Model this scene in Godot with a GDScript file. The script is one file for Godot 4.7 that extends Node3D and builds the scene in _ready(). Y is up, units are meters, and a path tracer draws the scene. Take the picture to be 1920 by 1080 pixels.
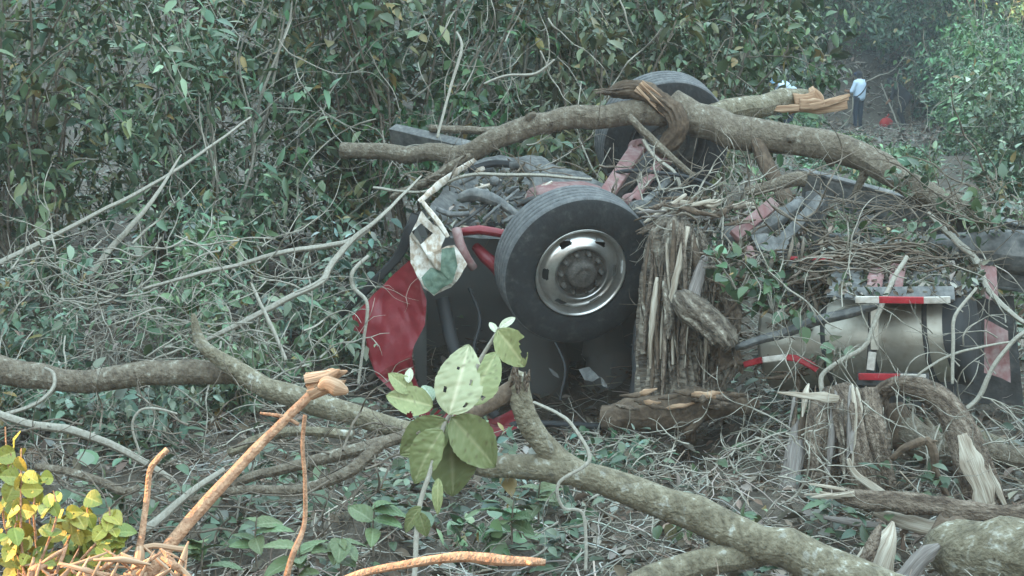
extends Node3D
# An overturned red truck in a ravine among fallen trees, seen from the road bank above.

const F := 2850.0        # focal length in pixels of the 1920 x 1080 photograph
const EYE := Vector3(0, 2.8, 0)
const PITCH := 0.2094

var rng := RandomNumberGenerator.new()
var nz := FastNoiseLite.new()
var M := {}
var LEAF := {}
var taken := {}

# ---------------------------------------------------------------- helpers
class MB:
	var v := PackedVector3Array()
	var uv := PackedVector2Array()
	var c := PackedColorArray()
	var i := PackedInt32Array()
	var col := Color(1, 1, 1)
	func add(p: Vector3, t := Vector2.ZERO) -> int:
		v.append(p); uv.append(t); c.append(col)
		return v.size() - 1
	func tri(a: int, b: int, d: int) -> void:   # counter-clockwise seen from outside; stored clockwise
		i.append(a); i.append(d); i.append(b)
	func quad(a: int, b: int, d: int, e: int) -> void:
		tri(a, b, d); tri(a, d, e)

func at(px: float, py: float, d: float) -> Vector3:
	var fw := Vector3(0, -sin(PITCH), -cos(PITCH))
	var up := Vector3(0, cos(PITCH), -sin(PITCH))
	return EYE + fw * d + Vector3.RIGHT * ((px - 960.0) / F * d) + up * ((540.0 - py) / F * d)

func rr(a: float, b: float) -> float:
	return rng.randf_range(a, b)

func mesh_of(mb: MB, origin := Vector3.ZERO) -> ArrayMesh:
	var n := PackedVector3Array(); n.resize(mb.v.size())
	for k in range(0, mb.i.size(), 3):
		var a := mb.i[k]; var b := mb.i[k + 1]; var d := mb.i[k + 2]
		var f := (mb.v[d] - mb.v[a]).cross(mb.v[b] - mb.v[a])
		n[a] += f; n[b] += f; n[d] += f
	for k in n.size():
		n[k] = n[k].normalized() if n[k].length_squared() > 1e-20 else Vector3.UP
		mb.v[k] -= origin
	var arr := []; arr.resize(Mesh.ARRAY_MAX)
	arr[Mesh.ARRAY_VERTEX] = mb.v; arr[Mesh.ARRAY_NORMAL] = n; arr[Mesh.ARRAY_TEX_UV] = mb.uv
	arr[Mesh.ARRAY_COLOR] = mb.c; arr[Mesh.ARRAY_INDEX] = mb.i
	var m := ArrayMesh.new()
	m.add_surface_from_arrays(Mesh.PRIMITIVE_TRIANGLES, arr)
	return m

func numbered(called: String) -> String:
	taken[called] = taken.get(called, 0) + 1
	return called if taken[called] == 1 else "%s_%03d" % [called, taken[called] - 1]

func tag(o: Node, label: String, category: String, group := "") -> void:
	o.set_meta("label", label); o.set_meta("category", category)
	if group: o.set_meta("group", group)

func thing(called: String, label: String, category: String, pos: Vector3, group := "") -> Node3D:
	var o := Node3D.new(); o.name = numbered(called); add_child(o); o.position = pos
	tag(o, label, category, group)
	return o

# one mesh; vertices of mb are world positions; parents are never turned, only moved
func part(called: String, mb: MB, mat: String, parent: Node3D) -> MeshInstance3D:
	var o := MeshInstance3D.new(); o.name = called
	var org := Vector3.ZERO
	var p: Node = parent
	while p is Node3D and p != self:
		org += (p as Node3D).position; p = p.get_parent()
	o.mesh = mesh_of(mb, org)
	o.material_override = M[mat]
	parent.add_child(o, true)
	return o

func single(called: String, label: String, category: String, mb: MB, mat: String, base: Vector3, group := "") -> MeshInstance3D:
	var o := MeshInstance3D.new(); o.name = numbered(called)
	o.mesh = mesh_of(mb, base); o.material_override = M[mat]; o.position = base
	add_child(o); tag(o, label, category, group)
	return o

func structure(called: String, mb: MB, mat: String) -> MeshInstance3D:
	var o := MeshInstance3D.new(); o.name = called
	o.mesh = mesh_of(mb); o.material_override = M[mat]; add_child(o)
	o.set_meta("kind", "structure")
	return o

# ---- swept tube through points, radius per point, uneven like wood when bump > 0
func tube(mb: MB, pts: Array, rad: Array, sides := 8, bump := 0.0, caps := true, fine := 3.0, furrow := 0.0) -> void:
	var P := PackedVector3Array(); var R := PackedFloat32Array()
	var n := pts.size()
	for k in n - 1:
		var p0: Vector3 = pts[maxi(k - 1, 0)]; var p1: Vector3 = pts[k]; var p2: Vector3 = pts[k + 1]; var p3: Vector3 = pts[mini(k + 2, n - 1)]
		var steps := clampi(int(p1.distance_to(p2) / (fine * maxf(rad[k], 0.002))), 2, 12)
		for s in steps:
			var t := float(s) / steps
			P.append(p1.cubic_interpolate(p2, p0, p3, t)); R.append(lerpf(rad[k], rad[k + 1], t))
	P.append(pts[n - 1]); R.append(rad[n - 1])
	if bump > 0.0:
		for k in range(1, P.size() - 1):
			var e := P[k] * 26.0
			P[k] += Vector3(nz.get_noise_3dv(e), nz.get_noise_3dv(e + Vector3(70, 0, 0)), nz.get_noise_3dv(e + Vector3(0, 70, 0))) * R[k] * .55
	var T := (P[1] - P[0]).normalized()
	var N := T.cross(Vector3.UP if absf(T.y) < 0.9 else Vector3.RIGHT).normalized()
	var base := mb.v.size(); var run := 0.0
	for k in P.size():
		var T2 := (P[mini(k + 1, P.size() - 1)] - P[maxi(k - 1, 0)]).normalized()
		N = (N - T2 * N.dot(T2)).normalized(); var B := T2.cross(N)
		if k: run += P[k].distance_to(P[k - 1])
		for j in sides + 1:
			var a := TAU * (j % sides) / sides
			var dir := N * cos(a) + B * sin(a)
			var r := R[k]
			if bump > 0.0:
				var q := P[k] + dir * R[k]
				r *= 1.0 + bump * (nz.get_noise_3dv(q * 32.0) * 1.3 + nz.get_noise_3dv(q * 120.0) * 0.8)
			if furrow > 0.0:
				r *= 1.0 + furrow * (nz.get_noise_3d(cos(a) * 34.0 + P[0].x * 50.0, sin(a) * 34.0, run * 10.0) * .8 + nz.get_noise_3d(cos(a) * 110.0, sin(a) * 110.0, run * 14.0) * 1.0)
			mb.add(P[k] + dir * r, Vector2(run, float(j) / sides))
	var w := sides + 1
	for k in P.size() - 1:
		for j in sides:
			var a := base + k * w + j
			mb.quad(a, a + 1, a + w + 1, a + w)
	if caps:
		var c0 := mb.add(P[0]); var c1 := mb.add(P[P.size() - 1] + (P[P.size() - 1] - P[P.size() - 2]).normalized() * R[R.size() - 1] * 0.15)
		var l := base + (P.size() - 1) * w
		for j in sides:
			mb.tri(c0, base + j + 1, base + j); mb.tri(c1, l + j, l + j + 1)

# pixel list [x, y, depth, thickness in pixels] -> tube
func ptube(mb: MB, q: Array, sides := 8, bump := 0.0, caps := true, fine := 3.0, furrow := 0.0) -> void:
	var p := []; var r := []
	for e in q:
		p.append(at(e[0], e[1], e[2])); r.append(e[3] * 0.5 * e[2] / F)
	tube(mb, p, r, sides, bump, caps, fine, furrow)

# ---- strip of wood, bark or metal: pixel list [x, y, depth, width px, twist angle], thickness in metres
func strip(mb: MB, q: Array, thick: float, rag := 0.0, bow := 0.0, steps := 5) -> void:
	var P := []; var W := []; var A := []
	var n := q.size()
	for k in n - 1:
		for s in steps + (1 if k == n - 2 else 0):
			var t := float(s) / steps
			var e0: Array = q[maxi(k - 1, 0)]; var e1: Array = q[k]; var e2: Array = q[k + 1]; var e3: Array = q[mini(k + 2, n - 1)]
			P.append(at(e1[0], e1[1], e1[2]).cubic_interpolate(at(e2[0], e2[1], e2[2]), at(e0[0], e0[1], e0[2]), at(e3[0], e3[1], e3[2]), t))
			W.append(lerpf(e1[3] * e1[2], e2[3] * e2[2], t) / F)
			A.append(lerpf(e1[4] if e1.size() > 4 else 0.0, e2[4] if e2.size() > 4 else 0.0, t))
	ribbon(mb, P, W, A, thick, rag, bow)

func ribbon(mb: MB, P: Array, W: Array, A: Array, thick: float, rag := 0.0, bow := 0.0) -> void:
	var base := mb.v.size(); var run := 0.0
	var cols := 5
	for k in P.size():
		var T: Vector3 = (P[mini(k + 1, P.size() - 1)] - P[maxi(k - 1, 0)]).normalized()
		var view: Vector3 = (EYE - P[k]).normalized()
		var S := T.cross(view).normalized().rotated(T, A[k]); var Nn := S.cross(T)
		if k: run += P[k].distance_to(P[k - 1])
		for side in 2:
			for j in cols:
				var u := float(j) / (cols - 1) - 0.5
				var e: float = W[k] * u
				var lift := 0.0
				if rag > 0.0:
					var g := nz.get_noise_2d(run * 60.0 + 37.0 * signf(u), P[0].x * 900.0)
					e *= 1.0 + rag * g * (2.0 if absf(u) > 0.3 else 1.0)
					lift = rag * 0.25 * W[k] * nz.get_noise_3dv((P[k] + S * e) * 90.0)
				lift -= bow * W[k] * u * u * 4.0
				mb.add(P[k] + S * e + Nn * (lift + (thick * 0.5 if side == 0 else -thick * 0.5)), Vector2(run * 1.2 + P[0].y, u * W[k] * 2.4 + P[0].x))
	var w := cols * 2
	for k in P.size() - 1:
		for j in cols - 1:
			var a := base + k * w + j
			mb.quad(a, a + 1, a + w + 1, a + w)
			var b := a + cols
			mb.quad(b, b + w, b + w + 1, b + 1)
		var l := base + k * w
		mb.quad(l, l + w, l + w + cols, l + cols)
		var r := l + cols - 1
		mb.quad(r, r + cols, r + w + cols, r + w)
	for e in [0, P.size() - 1]:
		var o: int = base + e * w
		for j in cols - 1:
			mb.quad(o + j, o + j + cols, o + j + cols + 1, o + j + 1)

# ---- surface of revolution: profile of [along axis, radius]
func lathe(mb: MB, c: Vector3, axis: Vector3, prof: Array, seg := 48, wob := 0.0) -> void:
	var X := axis.normalized(); var U := X.cross(Vector3.UP).normalized(); var V := X.cross(U)
	var base := mb.v.size(); var w := seg + 1
	for k in prof.size():
		for j in w:
			var a := TAU * (j % seg) / seg
			var dir := U * cos(a) + V * sin(a)
			var p: Vector3 = c + X * prof[k][0] + dir * prof[k][1]
			if wob > 0.0: p += dir * wob * nz.get_noise_3dv(p * 25.0) + X * wob * 0.5 * nz.get_noise_3dv(p * 30.0 + Vector3(9, 3, 1))
			mb.add(p, Vector2(float(j) / seg * TAU * 0.3, prof[k][0]))
	for k in prof.size() - 1:
		for j in seg:
			var a := base + k * w + j
			mb.quad(a, a + w, a + w + 1, a + 1)

# ---- box between corners given by centre, axes and half sizes, bevelled
func box(mb: MB, c: Vector3, ax: Vector3, ay: Vector3, az: Vector3, bev := 0.006) -> void:
	var hx := ax.length(); var hy := ay.length(); var hz := az.length()
	var X := ax / hx; var Y := ay / hy; var Z := az / hz
	bev = minf(bev, minf(hx, minf(hy, hz)) * 0.4)
	var idx := {}
	for sx in [-1, 1]:
		for sy in [-1, 1]:
			for sz in [-1, 1]:
				idx[[sx, sy, sz, 0]] = mb.add(c + X * sx * hx + Y * sy * (hy - bev) + Z * sz * (hz - bev))
				idx[[sx, sy, sz, 1]] = mb.add(c + X * sx * (hx - bev) + Y * sy * hy + Z * sz * (hz - bev))
				idx[[sx, sy, sz, 2]] = mb.add(c + X * sx * (hx - bev) + Y * sy * (hy - bev) + Z * sz * hz)
	for s in [-1, 1]:
		_q(mb, c, idx[[s, -1, -1, 0]], idx[[s, 1, -1, 0]], idx[[s, 1, 1, 0]], idx[[s, -1, 1, 0]])
		_q(mb, c, idx[[-1, s, -1, 1]], idx[[1, s, -1, 1]], idx[[1, s, 1, 1]], idx[[-1, s, 1, 1]])
		_q(mb, c, idx[[-1, -1, s, 2]], idx[[1, -1, s, 2]], idx[[1, 1, s, 2]], idx[[-1, 1, s, 2]])
		for r in [-1, 1]:
			_q(mb, c, idx[[s, r, -1, 0]], idx[[s, r, 1, 0]], idx[[s, r, 1, 1]], idx[[s, r, -1, 1]])
			_q(mb, c, idx[[s, -1, r, 0]], idx[[s, 1, r, 0]], idx[[s, 1, r, 2]], idx[[s, -1, r, 2]])
			_q(mb, c, idx[[-1, s, r, 1]], idx[[1, s, r, 1]], idx[[1, s, r, 2]], idx[[-1, s, r, 2]])
			for t in [-1, 1]:
				var a: int = idx[[s, r, t, 0]]; var b: int = idx[[s, r, t, 1]]; var d: int = idx[[s, r, t, 2]]
				if (mb.v[b] - mb.v[a]).cross(mb.v[d] - mb.v[a]).dot(mb.v[a] - c) > 0: mb.tri(a, b, d)
				else: mb.tri(a, d, b)

func _q(mb: MB, c: Vector3, a: int, b: int, d: int, e: int) -> void:
	if (mb.v[b] - mb.v[a]).cross(mb.v[d] - mb.v[a]).dot((mb.v[a] + mb.v[d]) * 0.5 - c) > 0: mb.quad(a, b, d, e)
	else: mb.quad(a, e, d, b)

# beam between two pixel points, w across the view, h in depth (metres)
func beam(mb: MB, a: Vector3, b: Vector3, w: float, h: float, roll := 0.0, bev := 0.006) -> void:
	var T := (b - a).normalized()
	var S := T.cross((EYE - a).normalized()).normalized().rotated(T, roll)
	box(mb, (a + b) * 0.5, (b - a) * 0.5, S * w * 0.5, S.cross(T) * h * 0.5, bev)

# ---- sheet metal: outline of [x, y, depth], buckled by noise
func sheet(mb: MB, poly: Array, thick: float, buckle: float, freq := 4.0, levels := 3) -> void:
	var flat := PackedVector2Array(); var p3 := []
	for e in poly:
		flat.append(Vector2(e[0], e[1])); p3.append(at(e[0], e[1], e[2]))
	var tris := Geometry2D.triangulate_polygon(flat)
	var list := []
	for k in range(0, tris.size(), 3): list.append([p3[tris[k]], p3[tris[k + 1]], p3[tris[k + 2]]])
	for l in levels:
		var nx := []
		for t in list:
			var ab: Vector3 = (t[0] + t[1]) * 0.5; var bc: Vector3 = (t[1] + t[2]) * 0.5; var ca: Vector3 = (t[2] + t[0]) * 0.5
			nx.append([t[0], ab, ca]); nx.append([ab, t[1], bc]); nx.append([ca, bc, t[2]]); nx.append([ab, bc, ca])
		list = nx
	var key := {}
	for side in 2:
		key.clear()
		for t in list:
			var id := []
			for q in t:
				var s := (q as Vector3).snappedf(0.0005)
				if not key.has(s):
					var away: Vector3 = (q - EYE).normalized()
					var b := nz.get_noise_3dv(q * freq * 5.0) * buckle + (0.3 - absf(nz.get_noise_3dv(q * freq * 9.0 + Vector3(5, 1, 2)))) * buckle * 0.7
					key[s] = mb.add(q + away * (b + side * thick) + Vector3.UP * b * 0.4, Vector2(q.x, q.y))
				id.append(key[s])
			var nrm: Vector3 = (t[1] - t[0]).cross(t[2] - t[0])
			if (nrm.dot(EYE - t[0]) > 0) == (side == 0): mb.tri(id[0], id[1], id[2])
			else: mb.tri(id[0], id[2], id[1])

# ---- leaves: along +x, face +y, length 1
func leaf_mesh(width: float, fold: float, curl: float, rows: int, blunt := 0.8) -> ArrayMesh:
	var mb := MB.new()
	for k in rows + 1:
		var t := float(k) / rows
		var w := width * 0.5 * pow(sin(PI * pow(t, blunt)), 0.85) if k > 0 and k < rows else 0.004
		var y := -curl * t * t
		mb.add(Vector3(t, y, 0)); mb.add(Vector3(t, y + w * fold, w)); mb.add(Vector3(t, y + w * fold, -w))
	for k in rows:
		var a := k * 3
		mb.quad(a, a + 1, a + 4, a + 3); mb.quad(a + 2, a, a + 3, a + 5)
	return mesh_of(mb)

func leaf_basis(dir: Vector3, up: Vector3, s: float) -> Basis:
	var x := dir.normalized(); var z := x.cross(up).normalized()
	return Basis(x * s, z.cross(x) * s, z * s)

func rand_dir() -> Vector3:
	var v := Vector3(rr(-1, 1), rr(-1, 1), rr(-1, 1))
	return v.normalized() if v.length() > 0.01 else Vector3.UP

func multi(called: String, mesh: Mesh, mat: String, xf: Array, cols: Array, parent: Node3D) -> MultiMeshInstance3D:
	var mm := MultiMesh.new(); mm.transform_format = MultiMesh.TRANSFORM_3D; mm.use_colors = true
	mm.mesh = mesh; mm.instance_count = xf.size()
	for k in xf.size():
		mm.set_instance_transform(k, xf[k]); mm.set_instance_color(k, cols[k])
	var o := MultiMeshInstance3D.new(); o.name = called; o.multimesh = mm; o.material_override = M[mat]
	parent.add_child(o, true); o.set_meta("kind", "stuff")
	return o

func jitter(c: Color, a := 0.25, hue := 0.08) -> Color:
	var k := 1.0 + rr(-a, a)
	return Color(c.r * k * (1 + rr(-hue, hue) * 2), c.g * k, c.b * k * (1 + rr(-hue, hue)))

# ---------------------------------------------------------------- materials
func gray(sd: int, freq: float, w: int, h: int, sx := 1.0, oct := 4) -> Image:
	var n := FastNoiseLite.new(); n.seed = sd; n.frequency = freq; n.fractal_octaves = oct
	n.noise_type = FastNoiseLite.TYPE_SIMPLEX_SMOOTH
	var im := n.get_seamless_image(maxi(8, int(w * sx)), h)
	im.convert(Image.FORMAT_L8)
	if sx != 1.0: im.resize(w, h, Image.INTERPOLATE_CUBIC)
	return im

func ramp(im: Image, stops: Array, im2: Image = null, w2 := 0.0) -> ImageTexture:
	var g := Gradient.new()
	g.offsets = PackedFloat32Array(); g.colors = PackedColorArray()
	var offs := PackedFloat32Array(); var cs := PackedColorArray()
	for s in stops: offs.append(s[0]); cs.append((s[1] as Color).linear_to_srgb())
	g.offsets = offs; g.colors = cs
	var lut := PackedByteArray()
	for k in 256:
		var c := g.sample(k / 255.0)
		lut.append(int(clampf(c.r, 0, 1) * 255)); lut.append(int(clampf(c.g, 0, 1) * 255)); lut.append(int(clampf(c.b, 0, 1) * 255))
	var d := im.get_data(); var d2 := im2.get_data() if im2 else d
	var out := PackedByteArray(); out.resize(d.size() * 3)
	for k in d.size():
		var x := clampi(int(d[k] * (1.0 - w2) + d2[k] * w2), 0, 255) * 3
		out[k * 3] = lut[x]; out[k * 3 + 1] = lut[x + 1]; out[k * 3 + 2] = lut[x + 2]
	return ImageTexture.create_from_image(Image.create_from_data(im.get_width(), im.get_height(), false, Image.FORMAT_RGB8, out))

func normals(im: Image, k: float) -> ImageTexture:
	var n: Image = im.duplicate(); n.convert(Image.FORMAT_RGBA8); n.bump_map_to_normal_map(k)
	return ImageTexture.create_from_image(n)

func mat(key: String, tex: Texture2D, nrm: Texture2D, rough: float, scale := 0.0, metal := 0.0, nk := 1.0) -> StandardMaterial3D:
	var m := StandardMaterial3D.new()
	if tex: m.albedo_texture = tex
	if nrm: m.normal_enabled = true; m.normal_texture = nrm; m.normal_scale = nk
	m.roughness = rough; m.metallic = metal
	m.cull_mode = BaseMaterial3D.CULL_DISABLED
	if scale > 0.0: m.uv1_triplanar = true; m.uv1_scale = Vector3.ONE * scale
	M[key] = m
	return m

func plain(key: String, lin: Color, rough: float, metal := 0.0) -> StandardMaterial3D:
	var m := mat(key, null, null, rough, 0.0, metal); m.albedo_color = lin.linear_to_srgb()
	return m

func materials() -> void:
	var b := gray(2, 0.09, 512, 512, 1.0, 3); var s := gray(3, 0.03, 512, 512, 0.16, 5); var s2 := gray(4, 0.16, 512, 512, 0.08, 4)
	var c := gray(5, 0.012, 512, 512, 1.0, 6); var k := gray(6, 0.03, 512, 512, 1.0, 5); var k2 := gray(7, 0.011, 512, 512, 1.0, 4)
	var nb := normals(b, 3.0); var ns := normals(s2, 3.0); var nc := normals(k, 6.0); var nk := normals(gray(8, 0.06, 512, 512, 1.0, 4), 9.0)
	# bark: brown grey, blotched, with some pale lichen patches
	mat("bark", ramp(c, [[0.0, Color(.045, .033, .023)], [.32, Color(.095, .073, .052)], [.52, Color(.155, .125, .09)], [.7, Color(.21, .18, .135)], [.76, Color(.34, .32, .26)], [1, Color(.44, .43, .37)]], k, .6), nk, .92, 1.5)
	mat("bark_moss", ramp(c, [[0.0, Color(.048, .038, .026)], [.32, Color(.11, .092, .06)], [.52, Color(.185, .158, .105)], [.68, Color(.25, .22, .155)], [.74, Color(.44, .43, .37)], [1, Color(.56, .55, .5)]], k, .55), nk, .92, 1.4)
	mat("bark_dark", ramp(c, [[0.0, Color(.03, .02, .014)], [.5, Color(.1, .068, .045)], [1, Color(.28, .21, .15)]], k, .5), nc, .92, 1.6)
	mat("wood_pale", ramp(s, [[0.0, Color(.12, .085, .06)], [.35, Color(.3, .24, .18)], [.6, Color(.46, .4, .32)], [1, Color(.62, .57, .48)]], s2, .5), ns, .85)
	var g := gray(9, 0.02, 512, 512, 0.35, 6)
	mat("wood_weathered", ramp(g, [[0.0, Color(.03, .022, .017)], [.34, Color(.085, .066, .05)], [.52, Color(.17, .138, .105)], [.7, Color(.3, .26, .205)], [.8, Color(.44, .4, .33)], [1, Color(.5, .46, .39)]], k, .45), nk, .94)
	mat("wood_brown", ramp(g, [[0.0, Color(.03, .02, .014)], [.4, Color(.1, .072, .052)], [.6, Color(.19, .145, .108)], [1, Color(.4, .33, .26)]], k, .45), nk, .94)
	mat("wood_fresh", ramp(s, [[0.0, Color(.16, .08, .04)], [.5, Color(.4, .25, .155)], [1, Color(.66, .5, .36)]], s2, .5), ns, .85)
	mat("wood_grey", ramp(s, [[0.0, Color(.08, .065, .055)], [.5, Color(.22, .19, .17)], [1, Color(.42, .39, .36)]], s2, .5), ns, .88)
	mat("twig_orange", ramp(c, [[0.0, Color(.16, .08, .045)], [.42, Color(.34, .185, .11)], [.6, Color(.47, .28, .17)], [1, Color(.6, .42, .29)]], k, .6), nk, .85, 3.0)
	mat("twig_grey", ramp(c, [[0.0, Color(.14, .12, .095)], [.5, Color(.29, .265, .215)], [1, Color(.48, .46, .4)]], b, .4), nb, .85, 9.0)
	mat("twig_brown", ramp(c, [[0.0, Color(.06, .045, .035)], [.5, Color(.15, .12, .09)], [1, Color(.3, .26, .2)]], b, .4), nb, .88, 9.0)
	mat("soil", ramp(c, [[0.0, Color(.03, .024, .018)], [.5, Color(.085, .068, .05)], [1, Color(.2, .17, .135)]], b, .45), nc, .95, 1.3)
	# truck
	mat("tyre", ramp(c, [[0.0, Color(.016, .017, .018)], [.55, Color(.026, .027, .028)], [.75, Color(.05, .05, .048)], [1, Color(.14, .13, .115)]], k, .35), nc, .95, 1.60, 0.0, .5)
	mat("chrome", ramp(c, [[0.0, Color(.5, .47, .43)], [.5, Color(.68, .66, .63)], [1, Color(.76, .75, .73)]], k, .35), nc, .28, 2.40, .9, .05)
	mat("hub_dirt", ramp(c, [[0.0, Color(.03, .026, .022)], [.5, Color(.085, .075, .065)], [1, Color(.28, .25, .22)]], k, .5), nc, .85, 5.60, .2)
	mat("red_paint", ramp(c, [[0.0, Color(.15, .01, .016)], [.6, Color(.21, .014, .022)], [.78, Color(.23, .04, .042)], [1, Color(.28, .18, .15)]], k, .35), nc, .42, 1.20, 0.0, .12)
	mat("red_dusty", ramp(c, [[0.0, Color(.16, .045, .045)], [.4, Color(.22, .1, .095)], [.6, Color(.27, .17, .16)], [1, Color(.36, .31, .29)]], k, .35), nc, .7, 1.60, 0.0, .3)
	mat("dusty_metal", ramp(c, [[0.0, Color(.03, .03, .03)], [.4, Color(.085, .086, .085)], [.6, Color(.16, .158, .15)], [1, Color(.36, .34, .31)]], k, .4), nc, .68, 1.60, .15, .5)
	mat("dark_metal", ramp(c, [[0.0, Color(.02, .02, .02)], [.5, Color(.045, .044, .043)], [1, Color(.16, .14, .12)]], k, .4), nc, .72, 1.60, .1, .5)
	mat("white_metal", ramp(c, [[0.0, Color(.16, .1, .06)], [.38, Color(.36, .27, .19)], [.55, Color(.62, .57, .5)], [1, Color(.74, .72, .68)]], k, .4), nc, .6, 2.00, 0.0, .4)
	mat("green_film", ramp(c, [[0.0, Color(.05, .085, .06)], [.5, Color(.11, .17, .12)], [1, Color(.24, .29, .22)]], k, .4), nc, .6, 2.00, 0.0, .4)
	mat("tank_steel", ramp(c, [[0.0, Color(.24, .2, .15)], [.4, Color(.42, .385, .32)], [1, Color(.56, .53, .46)]], k, .35), nc, .42, 1.20, .6, .15)
	mat("tape_red", ramp(c, [[0.0, Color(.16, .03, .028)], [.4, Color(.36, .018, .028)], [.7, Color(.44, .022, .034)], [1, Color(.4, .2, .16)]], k, .4), nc, .45, 2.40, 0.0, .2)
	mat("tape_white", ramp(c, [[0.0, Color(.22, .18, .14)], [.38, Color(.46, .41, .35)], [.6, Color(.6, .55, .49)], [1, Color(.66, .62, .57)]], k, .4), nc, .5, 2.40, 0.0, .2)
	mat("tread_dust", ramp(c, [[0.0, Color(.05, .05, .05)], [.45, Color(.1, .102, .104)], [.7, Color(.16, .16, .158)], [1, Color(.26, .25, .23)]], k, .45), nc, .9, 2.0)
	plain("interior", Color(.17, .165, .155), .9)
	plain("rubber", Color(.03, .031, .033), .7)
	# foliage takes its colour from vertex or instance colours
	var lf := mat("leaf", null, null, .42); lf.vertex_color_use_as_albedo = true; lf.backlight = Color(.35, .4, .2)
	var lb := mat("leaf_big", null, null, .55); lb.vertex_color_use_as_albedo = true; lb.backlight = Color(.5, .55, .3)
	var ld := mat("leaf_dead", null, null, .9); ld.vertex_color_use_as_albedo = true
	var cl := mat("cloth", null, null, .9); cl.vertex_color_use_as_albedo = true
	LEAF.oval = leaf_mesh(.46, .35, .18, 4)
	LEAF.slim = leaf_mesh(.28, .4, .3, 4, .75)
	LEAF.broad = leaf_mesh(.72, .25, .15, 5, .7)
	LEAF.tiny = leaf_mesh(.5, .3, .1, 2)
	LEAF.dead = leaf_mesh(.5, .9, -.25, 3)

# ---------------------------------------------------------------- ground
func lift(x: float, s: float) -> float:      # s is metres ahead of the camera
	var y := 1.3 * (1.0 - smoothstep(2.2, 6.8, s))
	y -= 2.0 * smoothstep(12.0, 45.0, s)
	y -= .5 * exp(-(x - .35) * (x - .35) / 1.3 - (s - 10.2) * (s - 10.2) / 2.2)        # hollow pressed in under the cab
	y += minf(maxf(0.0, s - 46.5) * 0.7, 9.0)                                           # bank behind the people
	var left := maxf(0.0, -x - 4.4 - maxf(0.0, s - 14.0) * 0.28)
	y += minf(left * 1.15, 20.0) * smoothstep(4.2, 4.9, s)                    # left slope added and steepened to keep the low sun off the wreck
	var right := maxf(0.0, x - 7.0 - maxf(0.0, s - 14.0) * 0.3)
	y += minf(right * 0.7, 10.0) * smoothstep(5.0, 11.0, s)  # right slope made taller to block light from the low sky
	y += minf(maxf(0.0, -s - 9.0) * 0.7, 9.0)                                # unseen bank added behind the camera to cut off low sky light
	y += nz.get_noise_2d(x * 12.0, s * 12.0) * 0.16 + nz.get_noise_2d(x * 50.0, s * 50.0) * 0.05
	return y

func ground() -> void:
	var mb := MB.new(); var nx := 190; var ns := 200
	for r in ns + 1:
		var t := float(r) / ns
		var s := -40.0 + 40.0 * t / 0.08 if t < 0.08 else 44.0 * (t - 0.08) / 0.92 + 340.0 * pow((t - 0.08) / 0.92, 5.0)
		for q in nx + 1:
			var u := 2.0 * q / nx - 1.0
			var x := u * 12.0 + signf(u) * 260.0 * pow(absf(u), 5.0)
			mb.add(Vector3(x, lift(x, s), -s))
	for r in ns:
		for q in nx:
			var a := r * (nx + 1) + q
			mb.quad(a, a + 1, a + nx + 2, a + nx + 1)
	structure("ground", mb, "soil")

func on_ground(x: float, s: float) -> Vector3:
	return Vector3(x, lift(x, s), -s)

func litter() -> void:
	var xf := []; var cs := []
	for k in 18000:
		var s := 5.2 + 11.0 * pow(rng.randf(), 1.3); var x := rr(-1, 1) * (s * 0.42 + 0.5)
		if k >= 14000: s = rr(40, 54); x = rr(6.5, 14.0)
		var dir := rand_dir(); dir.y *= 0.5
		xf.append(Transform3D(leaf_basis(dir, Vector3.UP + rand_dir() * 0.7, rr(.035, .11) * (1.0 if k < 14000 else 2.2)), on_ground(x, s) + Vector3(0, rr(0.0, .05), 0)))
		cs.append(jitter([Color(.14, .1, .07), Color(.22, .18, .14), Color(.3, .27, .23), Color(.09, .07, .05)][rng.randi() % 4], .3))
	var o := multi("leaf_litter", LEAF.dead, "leaf_dead", xf, cs, self)
	tag(o, "dry grey brown leaves scattered over the ravine floor", "leaf litter")
	var mb := MB.new(); tube(mb, [Vector3(-.5, 0, 0), Vector3(-.1, .03, .04), Vector3(.2, -.02, -.03), Vector3(.5, .02, .01)], [.011, .012, .01, .005], 4, 0, false, 20.0)
	xf = []; cs = []
	for k in 15000:
		var s := 5.4 + 10.0 * pow(rng.randf(), 1.3); var x := rr(-1, 1) * (s * 0.42 + 0.5)
		if k >= 13000: s = rr(40, 50); x = rr(6.5, 14.0)
		var dir := rand_dir(); dir.y *= 0.35
		xf.append(Transform3D(leaf_basis(dir, Vector3.UP + rand_dir() * 0.5, rr(.08, .38) * (1.0 if k < 13000 else 2.0)), on_ground(x, s) + Vector3(0, rr(0.0, .1), 0)))
		cs.append(jitter([Color(.3, .27, .22), Color(.16, .12, .09), Color(.4, .37, .32)][rng.randi() % 3], .3))
	o = multi("twig_litter", mesh_of(mb), "leaf_dead", xf, cs, self)
	tag(o, "short broken sticks strewn over the ravine floor", "twig litter")

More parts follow.
